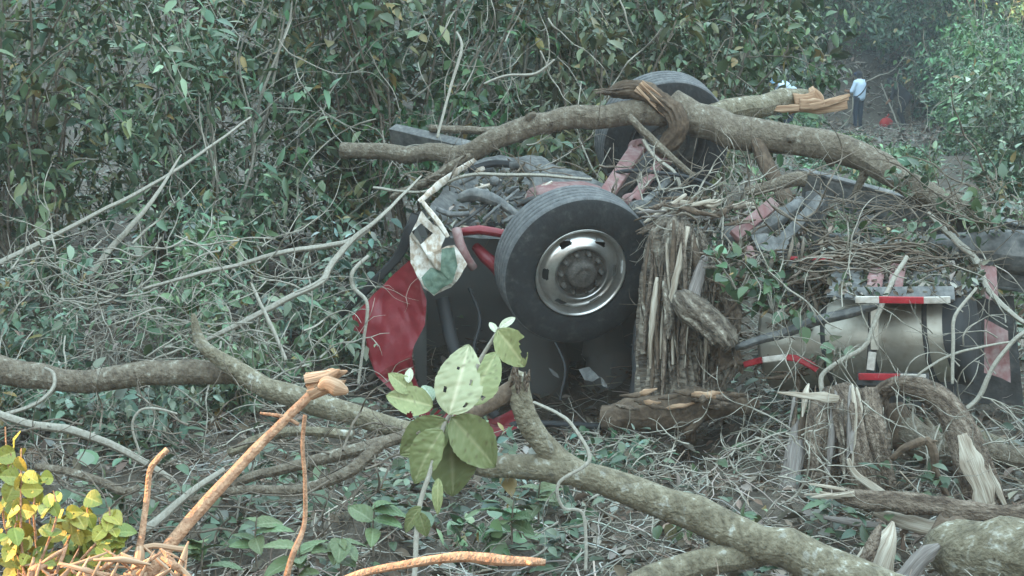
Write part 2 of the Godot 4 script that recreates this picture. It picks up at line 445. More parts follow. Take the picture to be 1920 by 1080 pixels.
func debris() -> void:
	var xf := []; var cs := []
	for k in 2600:
		var a: Array = [[1560, 494, 1840, 556, 9.3, 8.68], [1230, 385, 1560, 470, 10.0, 9.5], [805, 312, 1010, 430, 11.25, 10.1], [1430, 484, 1580, 580, 9.32, 9.2], [1540, 450, 1920, 490, 9.72, 9.5]][k % 5]
		var t := rng.randf(); var p := at(rr(a[0], a[2]), lerpf(a[1], a[3], t), lerpf(a[4], a[5], t) - rr(0, .05))
		xf.append(Transform3D(leaf_basis(rand_dir(), Vector3.UP + rand_dir() * .8, rr(.02, .08)), p)); cs.append(jitter([Color(.1, .08, .055), Color(.2, .17, .13), Color(.33, .3, .25), Color(.06, .08, .045)][rng.randi() % 4], .3))
	var o := multi("bark_debris", LEAF.dead, "leaf_dead", xf, cs, self)
	tag(o, "bark crumbs and dry leaves fallen all over the upturned truck", "debris")

func undergrowth() -> void:
	var xf := []; var cs := []
	for k in 34000:
		var s := 6.4 + 42.0 * pow(rng.randf(), 1.7); var x := rr(-1, 1) * (s * 0.42 + 1.0)
		if nz.get_noise_2d(x * 12.0 + 300.0, s * 12.0) < 0.0 + (0.16 if s < 9.0 else 0.0) + (0.1 if x / s > .2 and s > 36.0 else 0.0): continue
		if absf(x - .3) < 1.1 and s > 8.7 and s < 11.6: continue
		var h := rr(0.02, .22) * (1.0 + s * 0.02)
		var dir := rand_dir(); dir.y = absf(dir.y) * 0.5 - 0.2
		xf.append(Transform3D(leaf_basis(dir, Vector3.UP + rand_dir() * 0.5, rr(.04, .12) * (1.0 + s * 0.012)), on_ground(x, s) + Vector3(0, h, 0)))
		cs.append(jitter([Color(.05, .085, .045), Color(.07, .11, .055), Color(.1, .14, .085), Color(.035, .06, .035)][rng.randi() % 4], .3))
	var o := multi("undergrowth", LEAF.oval, "leaf", xf, cs, self)
	tag(o, "low green weeds covering the ravine floor", "undergrowth")

# ---------------------------------------------------------------- plants
func bush(called: String, label: String, cat: String, base: Vector3, h: float, spread: float, ns: int, nl: int, ll: float, kind: String, cols: Array, group: String, singles := 0, stem_mat := "twig_brown", trunk := 0.0, low := 0.25) -> void:
	var o := thing(called, label, cat, base, group)
	var spots := []      # [position, direction]
	if trunk > 0.0:
		var tb := MB.new()
		tube(tb, [base - Vector3(0, .2, 0), base + Vector3(rr(-.1, .1) * h * .3, h * .3, rr(-.1, .1)), base + Vector3(rr(-.15, .15) * h * .5, h * .6, rr(-.2, .2)), base + Vector3(rr(-.1, .1) * h, h * .9, rr(-.3, .3))], [trunk, trunk * .85, trunk * .6, trunk * .2], 8, .12, false)
		part("trunk", tb, "bark", o)
	for k in ns:
		var az := rr(0, TAU); var reach := spread * rr(.35, 1.0); var top := h * rr(.55, 1.05)
		var out := Vector3(cos(az), 0, sin(az))
		var from := base + out * spread * rr(0, .18)
		if trunk > 0.0: from = base + Vector3(0, h * rr(low, .7), 0); top = h * rr(.5, 1.05)
		var p := [from]
		for j in range(1, 6):
			var t := j / 5.0
			p.append(from + out * reach * pow(t, 1.3) + Vector3(0, (top - (from.y - base.y)) * (1.25 * t - .25 * t * t * t), 0) + rand_dir() * h * .035)
		var r0 := (.004 + .0035 * h) * rr(.7, 1.2)
		var mb := MB.new()
		tube(mb, p, [r0, r0 * .9, r0 * .75, r0 * .6, r0 * .45, r0 * .2], 5, 0, false, 14.0)
		for w in 5:
			var t := rr(low, .98) * 5.0; var j := mini(int(t), 4)
			var q: Vector3 = p[j].lerp(p[j + 1], t - j)
			var dir := (out * rr(-.2, 1) + rand_dir() * .9 + Vector3(0, rr(-.2, .5), 0)).normalized(); var len := h * rr(.12, .3)
			var e := q + dir * len + Vector3(0, -len * .25, 0)
			tube(mb, [q, q + dir * len * .5, e], [r0 * .4, r0 * .28, r0 * .12], 4, 0, false, 20.0)
			for z in 9: spots.append([q.lerp(e, rr(.15, 1.05)), dir])
		for z in 10:
			var t := rr(low * 5.0, 5.0); var j := mini(int(t), 4)
			spots.append([p[j].lerp(p[j + 1], t - j), (out + Vector3.UP).normalized()])
		part("stem", mb, stem_mat, o)
	var xf := []; var cs := []; var tint: Color = Color(rr(.8, 1.2), rr(.85, 1.15), rr(.8, 1.2))
	var xg := []; var cg := []; var second := "slim" if kind != "slim" else "oval"
	for k in nl:
		var sp: Array = spots[rng.randi() % spots.size()]
		var pos: Vector3 = sp[0] + rand_dir() * ll * rr(.1, 1.4)
		var dir: Vector3 = (sp[1] * .5 + rand_dir() + Vector3(0, -.35, 0)).normalized()
		var col := jitter(cols[rng.randi() % cols.size()] * tint, .35, .12); var luck := rng.randf()
		if luck < .12: col = Color(col.r * 1.5 + .03, col.g * 1.5 + .03, col.b * 1.5 + .03)
		elif luck < .15: col = jitter(Color(.2, .15, .05), .3)
		var size := ll * (.4 + .95 * pow(rng.randf(), 1.8))
		var tf := Transform3D(leaf_basis(dir, Vector3.UP + rand_dir() * .8, size * (1.0 if k % 3 else .8)), pos - base)
		if k % 3: xf.append(tf); cs.append(col)
		else: xg.append(tf); cg.append(col)
	if xg.size(): multi("foliage", LEAF[second], "leaf", xg, cg, o)
	# the leaves that show largest, one by one: those on the side of the camera
	if singles > 0:
		var order := range(xf.size())
		order.sort_custom(func(a, b): return xf[a].origin.z > xf[b].origin.z)
		var used := {}
		var step := maxi(1, int(xf.size() * 0.35 / singles))
		for k in singles:
			var id: int = order[mini(k * step, order.size() - 1)]
			if used.has(id): continue
			used[id] = true
			var lf := MeshInstance3D.new(); lf.name = "leaf"; lf.mesh = LEAF[kind]; lf.transform = xf[id]
			var key := "leaf_%d" % (rng.randi() % 5) + str(cols[0].g)
			if not M.has(key):
				var m := plain(key, jitter(cols[rng.randi() % cols.size()], .2), .5); m.backlight = Color(.2, .25, .1)
			lf.material_override = M[key]
			o.add_child(lf, true)
		var x2 := []; var c2 := []
		for k in xf.size():
			if not used.has(k): x2.append(xf[k]); c2.append(cs[k])
		xf = x2; cs = c2
	multi("foliage", LEAF[kind], "leaf", xf, cs, o)

func thicket() -> void:
	var green := [Color(.042, .082, .034), Color(.058, .108, .042), Color(.085, .14, .06), Color(.032, .062, .028)]
	var pale := [Color(.095, .145, .085), Color(.13, .18, .11), Color(.065, .108, .056), Color(.18, .215, .15)]
	var far := [Color(.075, .145, .06), Color(.11, .19, .08), Color(.055, .11, .045), Color(.15, .225, .115)]
	var yell := [Color(.11, .13, .05), Color(.08, .11, .05), Color(.15, .16, .06), Color(.06, .09, .045)]
	# tall leafy wall behind and left of the wreck
	var brown := [Color(.07, .055, .035), Color(.1, .08, .05), Color(.06, .07, .04)]
	for e in [[8.6, 49.0, 2.4], [9.6, 49.4, 2.2], [10.4, 49.6, 2.6], [11.2, 49.5, 2.2], [12.1, 49.2, 2.6], [9.2, 50.6, 3.2], [10.8, 50.8, 3.4], [12.4, 50.6, 3.2], [7.6, 48.6, 2.6], [13.2, 48.8, 2.8]]:
		bush("bank_shrub", "green shrub crowning the soil bank above the people", "shrub", on_ground(e[0], e[1]), e[2], e[2] * .5, 11, 2600, .16, "oval", far, "shrubs crowning the soil bank", 0, "twig_brown", 0.0, .02)
	for e in [[9.0, 48.0, .8], [11.9, 48.8, 1.2], [13.0, 47.0, 1.2], [8.2, 46.5, .9]]:
		bush("dry_shrub", "dry brown shrub on the soil bank behind the people", "shrub", on_ground(e[0], e[1]), e[2], e[2] * .8, 9, 500, .16, "oval", brown, "dry shrubs on the soil bank", 0, "twig_grey", 0.0, .05)
	var a := [[-5.6, 12.2, 3.6], [-4.7, 13.4, 3.9], [-3.9, 12.0, 3.3], [-3.1, 13.6, 3.8], [-2.4, 12.6, 3.4], [-1.6, 13.9, 3.8], [-.8, 13.4, 3.5], [0.0, 14.4, 3.8], [.8, 13.9, 3.4], [1.6, 15.0, 3.7], [-5.0, 15.6, 4.6], [-3.5, 16.2, 4.6], [-1.9, 16.6, 4.6], [-.4, 17.0, 4.6], [1.0, 17.6, 4.4], [2.3, 17.2, 4.2]]
	for k in a.size():
		var b := on_ground(a[k][0], a[k][1])
		rng.seed = 200 + k
		bush("leafy_shrub", ["tall dark green shrub with drooping oval leaves ", "tall grey green shrub with slim hanging leaves ", "tall shrub with yellowish oval leaves "][k % 3] + ["low on the steep left slope", "at the foot of the steep left slope", "behind the straight slanting sapling", "behind the dusty shrubs", "behind the bent saplings", "behind the tip of the bent fallen tree", "behind the grey bumper beam", "behind the middle of the bent fallen tree", "behind the upturned far wheel", "behind the torn log end", "in the second row above the slope foot", "in the second row above the dusty shrubs", "in the second row above the bent saplings", "in the second row above the bumper beam", "in the second row above the far wheel", "in the second row above the snapped log"][k], "shrub", b, a[k][2], rr(.9, 1.25), 12, 3200, rr(.12, .18), ["oval", "slim", "oval"][k % 3], [green, pale, yell][k % 3], "shrubs in the thicket behind the wreck", 24 if a[k][1] < 15.2 else 0, ["twig_brown", "twig_grey", "twig_brown"][k % 3], 0.0, .12)
	# looser shrubs at the middle distance, right of the wreck
	for e in [[2.5, 19.0, 4.0], [2.8, 22.0, 4.2], [3.3, 27.0, 4.6], [4.2, 30.0, 4.8], [1.6, 20.0, 4.4], [1.9, 18.0, 3.6]]:
		bush("loose_shrub", "loose shrub with large yellow green leaves " + ("just behind the snapped log" if e[1] < 20.0 else "farther back beyond the snapped log"), "shrub", on_ground(e[0], e[1]), e[2], rr(.9, 1.15), 11, 2400, .2, "broad", yell, "loose shrubs beyond the broken log", 14, "twig_grey", 0.0, .15)
	for e in [[7.4, 20.0, 1.6], [5.6, 17.0, 1.0], [7.8, 23.5, 1.8], [5.9, 14.2, 1.0], [4.8, 13.2, .8], [8.8, 27.0, 2.2], [10.2, 31.0, 3.0], [11.2, 34.0, 3.4], [9.8, 29.0, 2.6], [8.4, 25.0, 2.0], [13.2, 43.0, 3.0], [13.8, 44.0, 4.2], [14.6, 45.0, 5.0], [13.6, 46.5, 3.6], [12.0, 40.0, 2.6], [13.2, 41.0, 3.6], [10.8, 36.5, 1.8], [12.2, 37.0, 3.4], [11.4, 39.0, 1.8], [14.0, 47.0, 5.0]]:
		bush("pale_shrub", "pale green shrub with fine leaves on the slope right of the people", "shrub", on_ground(e[0], e[1]), e[2], e[2] * .42, 10, 2600, .11 + e[1] * .0014, "oval", far, "pale shrubs on the right slope", 10 if e[1] < 21 else 0, "twig_grey", 0.0, .1)
	# low growth in the middle ground
	for e in [[2.6, 14.4, .8], [3.4, 15.4, .8], [4.4, 18.0, .8], [5.2, 20.0, .7], [6.0, 30.0, .6], [4.6, 31.0, .9], [7.6, 33.0, .5], [6.4, 36.0, .7], [3.0, 29.0, 1.2], [8.6, 38.0, .5], [7.6, 41.0, .6], [3.9, 11.8, .7], [3.2, 12.6, .7], [6.0, 24.0, .6], [6.8, 26.0, .5], [5.2, 26.5, .6], [12.6, 43.0, .7], [8.4, 44.0, .7], [8.8, 46.0, .6], [12.8, 46.5, 1.0], [9.4, 48.2, .5]]:
		bush("low_shrub", "low green shrub growing on the ravine floor between wreck and people", "shrub", on_ground(e[0], e[1]), e[2], e[2] * .9, 9, 1300, .11, "oval", far, "low shrubs on the ravine floor", 8 if e[1] < 16 else 0, "twig_grey", 0.0, .1)
	# low growth by the left side of the cab and along the left
	for e in [[-3.2, 9.6, 1.0], [-2.5, 10.4, 1.1], [-1.8, 11.2, 1.3], [-2.9, 8.7, .7], [-1.7, 9.4, .7], [-1.2, 10.6, .8], [-3.7, 9.0, 1.2], [-2.2, 8.6, .6]]:
		bush("dusty_shrub", "dusty grey leaved shrub " + ["under the straight slanting sapling", "below the bent saplings", "against the cab's window seal", "behind the smooth brown limb", "between the upright sapling and the limb fork", "beside the red door panel", "at the foot of the left slope", "behind the hooked limb fork"][[-3.2, -2.5, -1.8, -2.9, -1.7, -1.2, -3.7, -2.2].find(e[0])], "shrub", on_ground(e[0], e[1]), e[2], e[2] * .85, 10, 900, .1, "oval", pale, "dusty shrubs left of the cab", 14, "twig_grey", 0.0, .15)
	for e in [[1385, 520, 9.0, .22, 60, "over the hollow split log"], [1450, 560, 8.95, .2, 60, "between split log and battery box"], [1365, 475, 9.15, .16, 40, "beside the pink bracket"], [1510, 600, 8.85, .14, 35, "above the slanting exhaust pipe"], [1590, 440, 10.0, .2, 40, "behind the upright steel beam"], [1720, 440, 9.5, .16, 34, "on the grey air tank"], [1850, 415, 9.4, .24, 60, "at the right end of the frame rail"], [1920, 400, 9.4, .3, 70, "where the fallen tree leaves the frame rail"], [1690, 330, 10.15, .16, 34, "draped on the sloping fallen tree"], [1800, 385, 9.9, .2, 44, "at the thin end of the sloping fallen tree"], [1560, 660, 8.75, .1, 24, "in front of the tank's left half"]]:
		bush("leafy_vine", "small dusty leafy vine clump " + e[5], "vine", at(e[0], e[1] + 20, e[2]), e[3], e[3] * 1.1, 6, e[4], .085, "broad", pale if int(e[0]) % 20 == 0 else green, "leafy vines over the truck", 10, "twig_grey", 0.0, .0)
	for e in [[.15, 7.5, .35], [-.4, 7.9, .4], [-.9, 7.4, .35], [.5, 8.2, .3], [-1.4, 7.2, .4], [-.2, 6.8, .3], [-1.9, 7.0, .35], [1.0, 7.0, .25]]:
		bush("weed", "small weed with grey green leaves on the ground in front of the wreck", "weed", on_ground(e[0], e[1]), e[2], e[2] * 1.1, 6, 130, .1, "broad", pale, "weeds in front of the wreck", 16, "twig_grey", 0.0, .1)
	# trees on the far bank; a gap of bare soil where the people stand
	for k in 44:
		var x := -2.0 + 25.0 * (k % 22 + rr(0, .8)) / 22.0; var s := rr(46.6, 48.5) if k < 22 else rr(52.0, 57.0)
		if absf(x - 10.5) < 1.5: s = 48.9 + rr(0, 1.0) if k < 22 else 53.0
		var hh := rr(4.0, 6.5) if k < 22 else rr(6.5, 9.0)
		bush("forest_tree", ["dark green leafy tree on the far bank of the ravine", "pale green leafy tree on the far bank of the ravine"][k % 2], "tree", on_ground(x, s), hh, hh * .36, 18, 4200, .2, "oval", [green, far][k % 2], "trees on the far bank", 0, "twig_brown", .09 + .01 * hh, .03)
	for k in 9:      # trees up the steep left side, most of them out of view
		var s := 8.0 + k * 4.0; var x := -6.5 - maxf(0.0, s - 14.0) * .3 - rr(1, 5)
		var hh := rr(4.5, 6.5)
		bush("slope_tree", "dark leafy tree rooted high on the steep left slope", "tree", on_ground(x, s), hh, hh * .4, 12, 1400, .2, "oval", green, "trees on the left slope", 0, "twig_brown", .12, .12)

# ---------------------------------------------------------------- wood
func branch(called: String, label: String, cat: String, m: String, q: Array, sides := 10, bump := .16, group := "") -> MeshInstance3D:
	var mb := MB.new(); ptube(mb, q, sides, bump, true, 1.2)
	knots(mb, q)
	return single(called, label, cat, mb, m, at(q[0][0], q[0][1], q[0][2]), group)

func knots(mb: MB, q: Array) -> void:
	for k in range(1, q.size() - 1):
		var e: Array = q[k]
		if e[3] < 14 or rng.randf() < .35: continue
		var d := rand_dir(); var r: float = e[3] * .5 * e[2] / F; var p := at(e[0], e[1], e[2]) + (at(q[k + 1][0], q[k + 1][1], q[k + 1][2]) - at(e[0], e[1], e[2])) * rr(0, .8)
		tube(mb, [p, p + d * r * 1.15, p + (d + rand_dir() * .3) * r * rr(1.4, 2.4)], [r * .5, r * .34, r * rr(.12, .28)], 7, .25, true, .8)

func splinters(o: Node3D, from: Vector3, dir: Vector3, rad: float, len: float, n: int, m: String, w := .02) -> void:
	for k in n:
		var off := rand_dir(); off = (off - dir * off.dot(dir)) * rad * .8
		var d := (dir + rand_dir() * .22).normalized(); var l := len * rr(.35, 1.0)
		var mb := MB.new()
		ribbon(mb, [from + off - d * .05, from + off + d * l * .4, from + off + d * l * .8, from + off + d * l], [w * rr(.6, 1.5), w, w * .6, .003], [rr(-1, 1), rr(-1, 1), 0, 0], .007, .3)
		part("splinter", mb, m, o)

func twigs(called: String, label: String, group: String, n: int, rect: Array, d0: float, d1: float, len: Array, th: Array, m: String, sd: int, lean := 0.0, curve := .5, side := 2) -> void:
	rng.seed = sd
	for k in n:
		var x := rr(rect[0], rect[2]); var y := rr(rect[1], rect[3]); var d := rr(d0, d1)
		var a := lean + rr(-.9, .9) + (PI if rng.randf() < .5 else 0.0); var l := rr(len[0], len[1]); var t := rr(th[0], th[1])
		var q := []; var cv := rr(-curve, curve)
		for j in 9:
			q.append([x, y, d, t * (1.0 - .095 * j) * rr(.85, 1.15)])
			a += cv * .28 + rr(-.42, .42); x += cos(a) * l / 8; y += sin(a) * l / 8; d += rr(-.04, .04) * l / 60.0
		var mb := MB.new(); ptube(mb, q, 5, 0, false, 10.0)
		for w in side:
			var j := 1 + rng.randi() % 7; var b := a + rr(-1.5, 1.5); var ls := l * rr(.12, .35); var e: Array = q[j]
			ptube(mb, [[e[0], e[1], e[2], t * .5], [e[0] + cos(b) * ls * .5, e[1] + sin(b) * ls * .5 + rr(-4, 4), e[2] + rr(-.05, .05), t * .38], [e[0] + cos(b + .3) * ls, e[1] + sin(b + .3) * ls, e[2] + rr(-.1, .1), t * .15]], 4, 0, false, 14.0)
		single(called, label, "twig", mb, m, at(q[0][0], q[0][1], q[0][2]), group)

func fallen_wood() -> void:
	# trunks lying across the truck
	branch("fallen_tree", "thin bent trunk with mottled bark lying across the truck's front", "trunk", "bark", [[640, 282, 11.4, 30], [735, 286, 11.3, 30], [800, 288, 11.2, 34], [866, 293, 11.1, 38], [930, 258, 11.0, 42], [1000, 232, 11.0, 42], [1080, 218, 11.0, 44], [1160, 214, 11.0, 46], [1250, 212, 11.0, 50]], 14, .13)
	branch("fallen_tree", "thick lichen spotted trunk sloping down over the truck towards the right", "trunk", "bark", [[1255, 190, 11.0, 56], [1300, 222, 10.95, 66], [1370, 248, 10.9, 64], [1450, 258, 10.8, 60], [1540, 268, 10.7, 56], [1620, 296, 10.5, 54], [1690, 335, 10.3, 50], [1760, 372, 10.1, 44], [1860, 410, 9.9, 38]], 16, .14)
	var o := thing("torn_log", "twisted torn end of a trunk resting on the upturned far wheel", "trunk", at(1260, 230, 11.0))
	var mb := MB.new(); ptube(mb, [[1146, 172, 11.05, 18], [1176, 166, 11.0, 30], [1210, 172, 10.95, 34], [1244, 192, 10.9, 38], [1272, 226, 10.85, 42], [1258, 262, 10.9, 36], [1234, 290, 10.95, 20]], 40, .2, true, .4, .4); part("stem", mb, "bark_dark", o)
	rng.seed = 31; splinters(o, at(1208, 168, 10.88), Vector3(.55, -.5, .15).normalized(), .06, .26, 10, "wood_fresh", .018)
	splinters(o, at(1160, 165, 11.0), Vector3(-.9, -.1, .1).normalized(), .05, .2, 7, "wood_brown", .02)
	o = thing("broken_log", "freshly snapped log with orange split wood pointing at the people", "log", at(1330, 222, 11.7))
	mb = MB.new(); ptube(mb, [[1300, 228, 11.6, 48], [1360, 208, 11.8, 46], [1430, 196, 12.0, 44], [1490, 186, 12.2, 40], [1528, 181, 12.3, 36]], 14, .12); part("stem", mb, "bark_moss", o)
	for e in [[[1490, 190, 12.05, 26, 0], [1525, 182, 12.1, 32, .2], [1536, 176, 12.15, 14, 0]], [[1500, 196, 12.0, 22, 0], [1545, 194, 12.1, 16, .3], [1592, 178, 12.2, 6, 0]], [[1440, 205, 11.95, 10, 0], [1520, 200, 12.05, 14, .3], [1590, 184, 12.2, 8, .1]], [[1480, 204, 12.05, 18, 0], [1540, 202, 12.15, 18, .4], [1588, 196, 12.2, 14, 0]], [[1520, 165, 12.15, 10, 0], [1528, 178, 12.1, 20, .3], [1540, 200, 12.1, 16, 0]]]:
		mb = MB.new(); strip(mb, e, .02, .3); part("splinter", mb, "wood_fresh", o)
	branch("broken_limb", "dark forked limb propped under the sloping trunk", "limb", "bark_dark", [[1418, 262, 10.75, 26], [1436, 310, 10.7, 30], [1462, 352, 10.6, 30], [1478, 385, 10.5, 34]], 9, .2)
	branch("broken_limb", "knotty broken limb wedged against the upright steel beam", "limb", "bark", [[1398, 360, 10.2, 16], [1440, 350, 10.2, 20], [1480, 340, 10.2, 26], [1508, 336, 10.2, 30]], 10, .2)
	branch("broken_limb", "forked stick leaning on the twisted trunk over the wheel", "limb", "bark", [[1178, 218, 10.85, 16], [1212, 252, 10.8, 16], [1250, 288, 10.75, 14], [1300, 330, 10.7, 10]], 8, .15)
	branch("broken_limb", "crooked thin stick hanging below the twisted trunk", "limb", "twig_grey", [[1205, 262, 10.8, 7], [1228, 296, 10.75, 8], [1262, 322, 10.7, 8], [1275, 350, 10.65, 7]], 6, .1)
	branch("broken_limb", "peeled pale stick lying over the crumpled cab edge", "limb", "bark", [[735, 372, 10.8, 14], [790, 345, 10.7, 17], [850, 308, 10.6, 17], [882, 290, 10.6, 8]], 8, .1)
	branch("broken_limb", "straight stick lying behind the bent trunk", "limb", "bark", [[806, 240, 11.7, 14], [880, 245, 11.6, 16], [960, 242, 11.5, 14], [1060, 232, 11.4, 12]], 8, .1)
	branch("broken_limb", "long thin rod across the upturned engine bay", "limb", "twig_grey", [[700, 352, 10.7, 6], [790, 360, 10.55, 6], [870, 330, 10.5, 8], [980, 328, 10.4, 8], [1110, 336, 10.4, 6]], 6, .05)

	# limbs lying in the foreground
	o = thing("fallen_limb", "smooth brown limb with a hooked grey fork lying at the left", "limb", at(0, 700, 7.4))
	mb = MB.new(); ptube(mb, [[-160, 660, 7.5, 60], [-20, 686, 7.4, 58], [50, 706, 7.4, 52], [120, 716, 7.4, 44], [220, 712, 7.4, 44], [320, 700, 7.4, 46], [400, 696, 7.45, 46], [470, 712, 7.5, 34]], 14, .12); part("stem", mb, "bark", o)
	mb = MB.new(); ptube(mb, [[362, 588, 7.4, 8], [366, 618, 7.4, 18], [382, 652, 7.35, 26], [430, 685, 7.35, 36], [500, 722, 7.3, 40], [580, 752, 7.25, 42], [660, 778, 7.2, 42], [750, 806, 7.2, 40], [800, 822, 7.2, 34]], 14, .14); part("fork", mb, "bark_moss", o)
	o = thing("fallen_limb", "mossy limb with pale lichen running down to the lower right, its stub snapped", "limb", at(1600, 1080, 6.0))
	mb = MB.new(); ptube(mb, [[1720, 1130, 5.9, 88], [1600, 1082, 6.0, 84], [1480, 1034, 6.1, 76], [1360, 990, 6.2, 70], [1240, 946, 6.3, 62], [1130, 904, 6.4, 56], [1050, 868, 6.5, 50], [1010, 826, 6.5, 44], [985, 778, 6.5, 38], [972, 730, 6.5, 44], [978, 702, 6.5, 34]], 16, .13); part("stem", mb, "bark_moss", o)
	mb = MB.new(); ptube(mb, [[1080, 884, 6.45, 50], [1010, 880, 6.5, 50], [950, 874, 6.55, 46], [895, 872, 6.6, 40]], 12, .14); part("fork", mb, "bark_moss", o)
	mb = MB.new(); ptube(mb, [[980, 722, 6.5, 40], [940, 742, 6.5, 38], [900, 762, 6.45, 34], [868, 776, 6.4, 26]], 10, .24); part("stub", mb, "bark_dark", o)
	rng.seed = 7; splinters(o, at(976, 712, 6.45), Vector3(0, 1, .1), .045, .09, 9, "wood_brown", .014)
	branch("fallen_limb", "second mossy limb meeting the lichen limb at the bottom edge", "limb", "bark_moss", [[1150, 1110, 6.0, 52], [1260, 1070, 6.1, 56], [1340, 1046, 6.15, 56], [1440, 1030, 6.2, 50]], 12, .14)
	branch("fallen_limb", "slender grey limb curving under the orange branch", "limb", "bark", [[395, 925, 6.6, 14], [480, 892, 6.6, 20], [560, 870, 6.6, 22], [640, 850, 6.6, 24], [730, 826, 6.7, 24], [780, 812, 6.8, 22]], 9, .12)
	branch("fallen_limb", "lower slender grey limb beside the big leaved sapling", "limb", "bark", [[360, 940, 6.4, 12], [460, 918, 6.4, 18], [560, 918, 6.4, 20], [640, 895, 6.4, 24], [690, 858, 6.45, 26], [730, 826, 6.5, 24]], 9, .12)
	branch("fallen_limb", "thin arched grey limb dipping behind the yellow leaves", "limb", "twig_grey", [[-20, 765, 6.6, 14], [60, 798, 6.6, 16], [130, 806, 6.6, 17], [200, 830, 6.6, 16], [280, 872, 6.6, 13], [330, 905, 6.6, 8]], 8, .1)
	branch("fallen_limb", "wavy brown limb low behind the yellow leaves", "limb", "bark", [[66, 876, 6.5, 16], [130, 886, 6.5, 18], [190, 905, 6.5, 18], [232, 922, 6.5, 16], [262, 912, 6.5, 10]], 8, .12)
	branch("fallen_limb", "pale straight limb crossing the twig heap", "limb", "twig_grey", [[270, 996, 6.2, 20], [310, 965, 6.25, 18], [355, 925, 6.3, 14], [420, 880, 6.4, 10]], 8, .1)
	branch("fallen_limb", "mossy stick between the two fallen limbs", "limb", "bark_moss", [[430, 850, 7.0, 16], [520, 812, 7.0, 20], [600, 810, 7.0, 20], [660, 816, 7.0, 18]], 8, .12)
	branch("bent_sapling", "long pale bent sapling pointing at the red panel", "sapling", "twig_grey", [[380, 640, 8.4, 8], [450, 606, 8.5, 11], [540, 560, 8.6, 12], [600, 530, 8.7, 13], [618, 500, 8.8, 13], [660, 452, 8.9, 11], [720, 400, 9.0, 8], [790, 330, 9.4, 3]], 7, .1)
	branch("bent_sapling", "straight pale sapling slanting up at the far left", "sapling", "twig_grey", [[-30, 508, 9.4, 12], [60, 464, 9.5, 11], [180, 402, 9.6, 9], [330, 320, 9.8, 7], [470, 220, 10.2, 4]], 7, .08)
	branch("bent_sapling", "pale sapling curving down to the left of the cab", "sapling", "twig_grey", [[270, 542, 8.9, 6], [370, 514, 8.9, 8], [450, 498, 9.0, 9], [520, 476, 9.0, 10], [600, 464, 9.1, 11], [655, 452, 9.1, 11], [690, 430, 9.2, 10]], 7, .1)
	branch("bent_sapling", "thick pale sapling standing among the dusty shrubs", "sapling", "twig_grey", [[165, 520, 9.4, 13], [210, 462, 9.5, 12], [240, 430, 9.5, 10], [290, 370, 9.6, 8], [340, 290, 9.9, 3]], 7, .1)
	branch("bent_sapling", "upright pale sapling in front of the red panel", "sapling", "twig_grey", [[672, 720, 8.6, 6], [682, 640, 8.6, 6], [688, 570, 8.6, 7], [664, 540, 8.7, 8], [662, 510, 8.7, 8], [690, 480, 8.8, 6]], 6, .1)
	branch("bent_sapling", "short pale stick standing by the grey leaves", "sapling", "twig_grey", [[536, 676, 8.2, 7], [508, 610, 8.3, 8], [484, 560, 8.4, 7], [470, 530, 8.5, 4]], 6, .1)

	# shredded upright trunk beside the wheel
	rng.seed = 11
	o = thing("shredded_trunk", "upright shredded trunk of torn pale fibres beside the chrome wheel", "trunk", at(1270, 760, 9.3))
	mb = MB.new(); ptube(mb, [[1268, 780, 9.42, 150], [1262, 700, 9.42, 118], [1256, 620, 9.45, 104], [1256, 520, 9.5, 96], [1262, 450, 9.55, 84], [1268, 420, 9.6, 50]], 90, 0.0, true, .35, .42); part("core", mb, "wood_weathered", o)
	mb = MB.new(); ptube(mb, [[1330, 780, 9.4, 70], [1326, 700, 9.42, 56], [1322, 600, 9.45, 46], [1318, 500, 9.5, 40], [1312, 440, 9.55, 20]], 60, 0.0, true, .4, .42); part("core", mb, "wood_weathered", o)
	for k in 64:      # stiff torn slabs and slivers standing round the core
		var x := rr(1208, 1348); var y0 := rr(410, 590); var y1 := minf(y0 + rr(60, 260), 770.0); var d := 9.2 + absf(x - 1270) * .0022 + rr(-.06, .07)
		var w := rr(8, 22) if k % 3 == 0 else rr(3, 8); var b := rr(-.13, .13) * (y1 - y0); var tw := rr(-.7, .7); var bend := rr(-3, 3)
		mb = MB.new(); strip(mb, [[x + b, y0, d + .08, w * .12, tw], [x + b * .8, lerpf(y0, y1, .15) , d + .05, w * rr(.4, .7), tw], [x + bend, lerpf(y0, y1, .6), d, w, tw], [x - b * .3, y1, d - .02, w * rr(.2, .7), tw]], .012 + w * .0012, .22, .05)
		part("splinter", mb, ["wood_weathered", "wood_brown", "bark_dark", "wood_pale", "wood_brown", "bark_dark", "wood_weathered"][k % 7], o)
	for e in [[[1290, 425, 9.25, 8], [1272, 500, 9.2, 13], [1258, 560, 9.2, 12], [1246, 595, 9.2, 4]], [[1232, 520, 9.2, 6], [1225, 580, 9.18, 12], [1220, 640, 9.2, 8], [1219, 690, 9.25, 4]]]:
		mb = MB.new(); strip(mb, e, .016, .35, .2); part("splinter", mb, "wood_pale", o)
	o = thing("torn_wood_heap", "heap of torn pale wood shreds on top of the shredded trunk", "wood heap", at(1290, 420, 9.6))
	for k in 34:
		var x := rr(1215, 1400); var y := rr(370, 445); var a := rr(-.7, .25) ; var l := rr(30, 100); var w := rr(4, 13); var d := rr(9.45, 9.9)
		mb = MB.new(); strip(mb, [[x - cos(a) * l * .5, y - sin(a) * l * .5, d, w * .3], [x, y + rr(-8, 8), d - .03, w, rr(-.8, .8)], [x + cos(a) * l * .5, y + sin(a) * l * .5, d + .05, w * .3]], .012, .4, .2)
		part("shred", mb, ["wood_pale", "wood_brown", "wood_grey", "bark_dark"][k % 4], o)
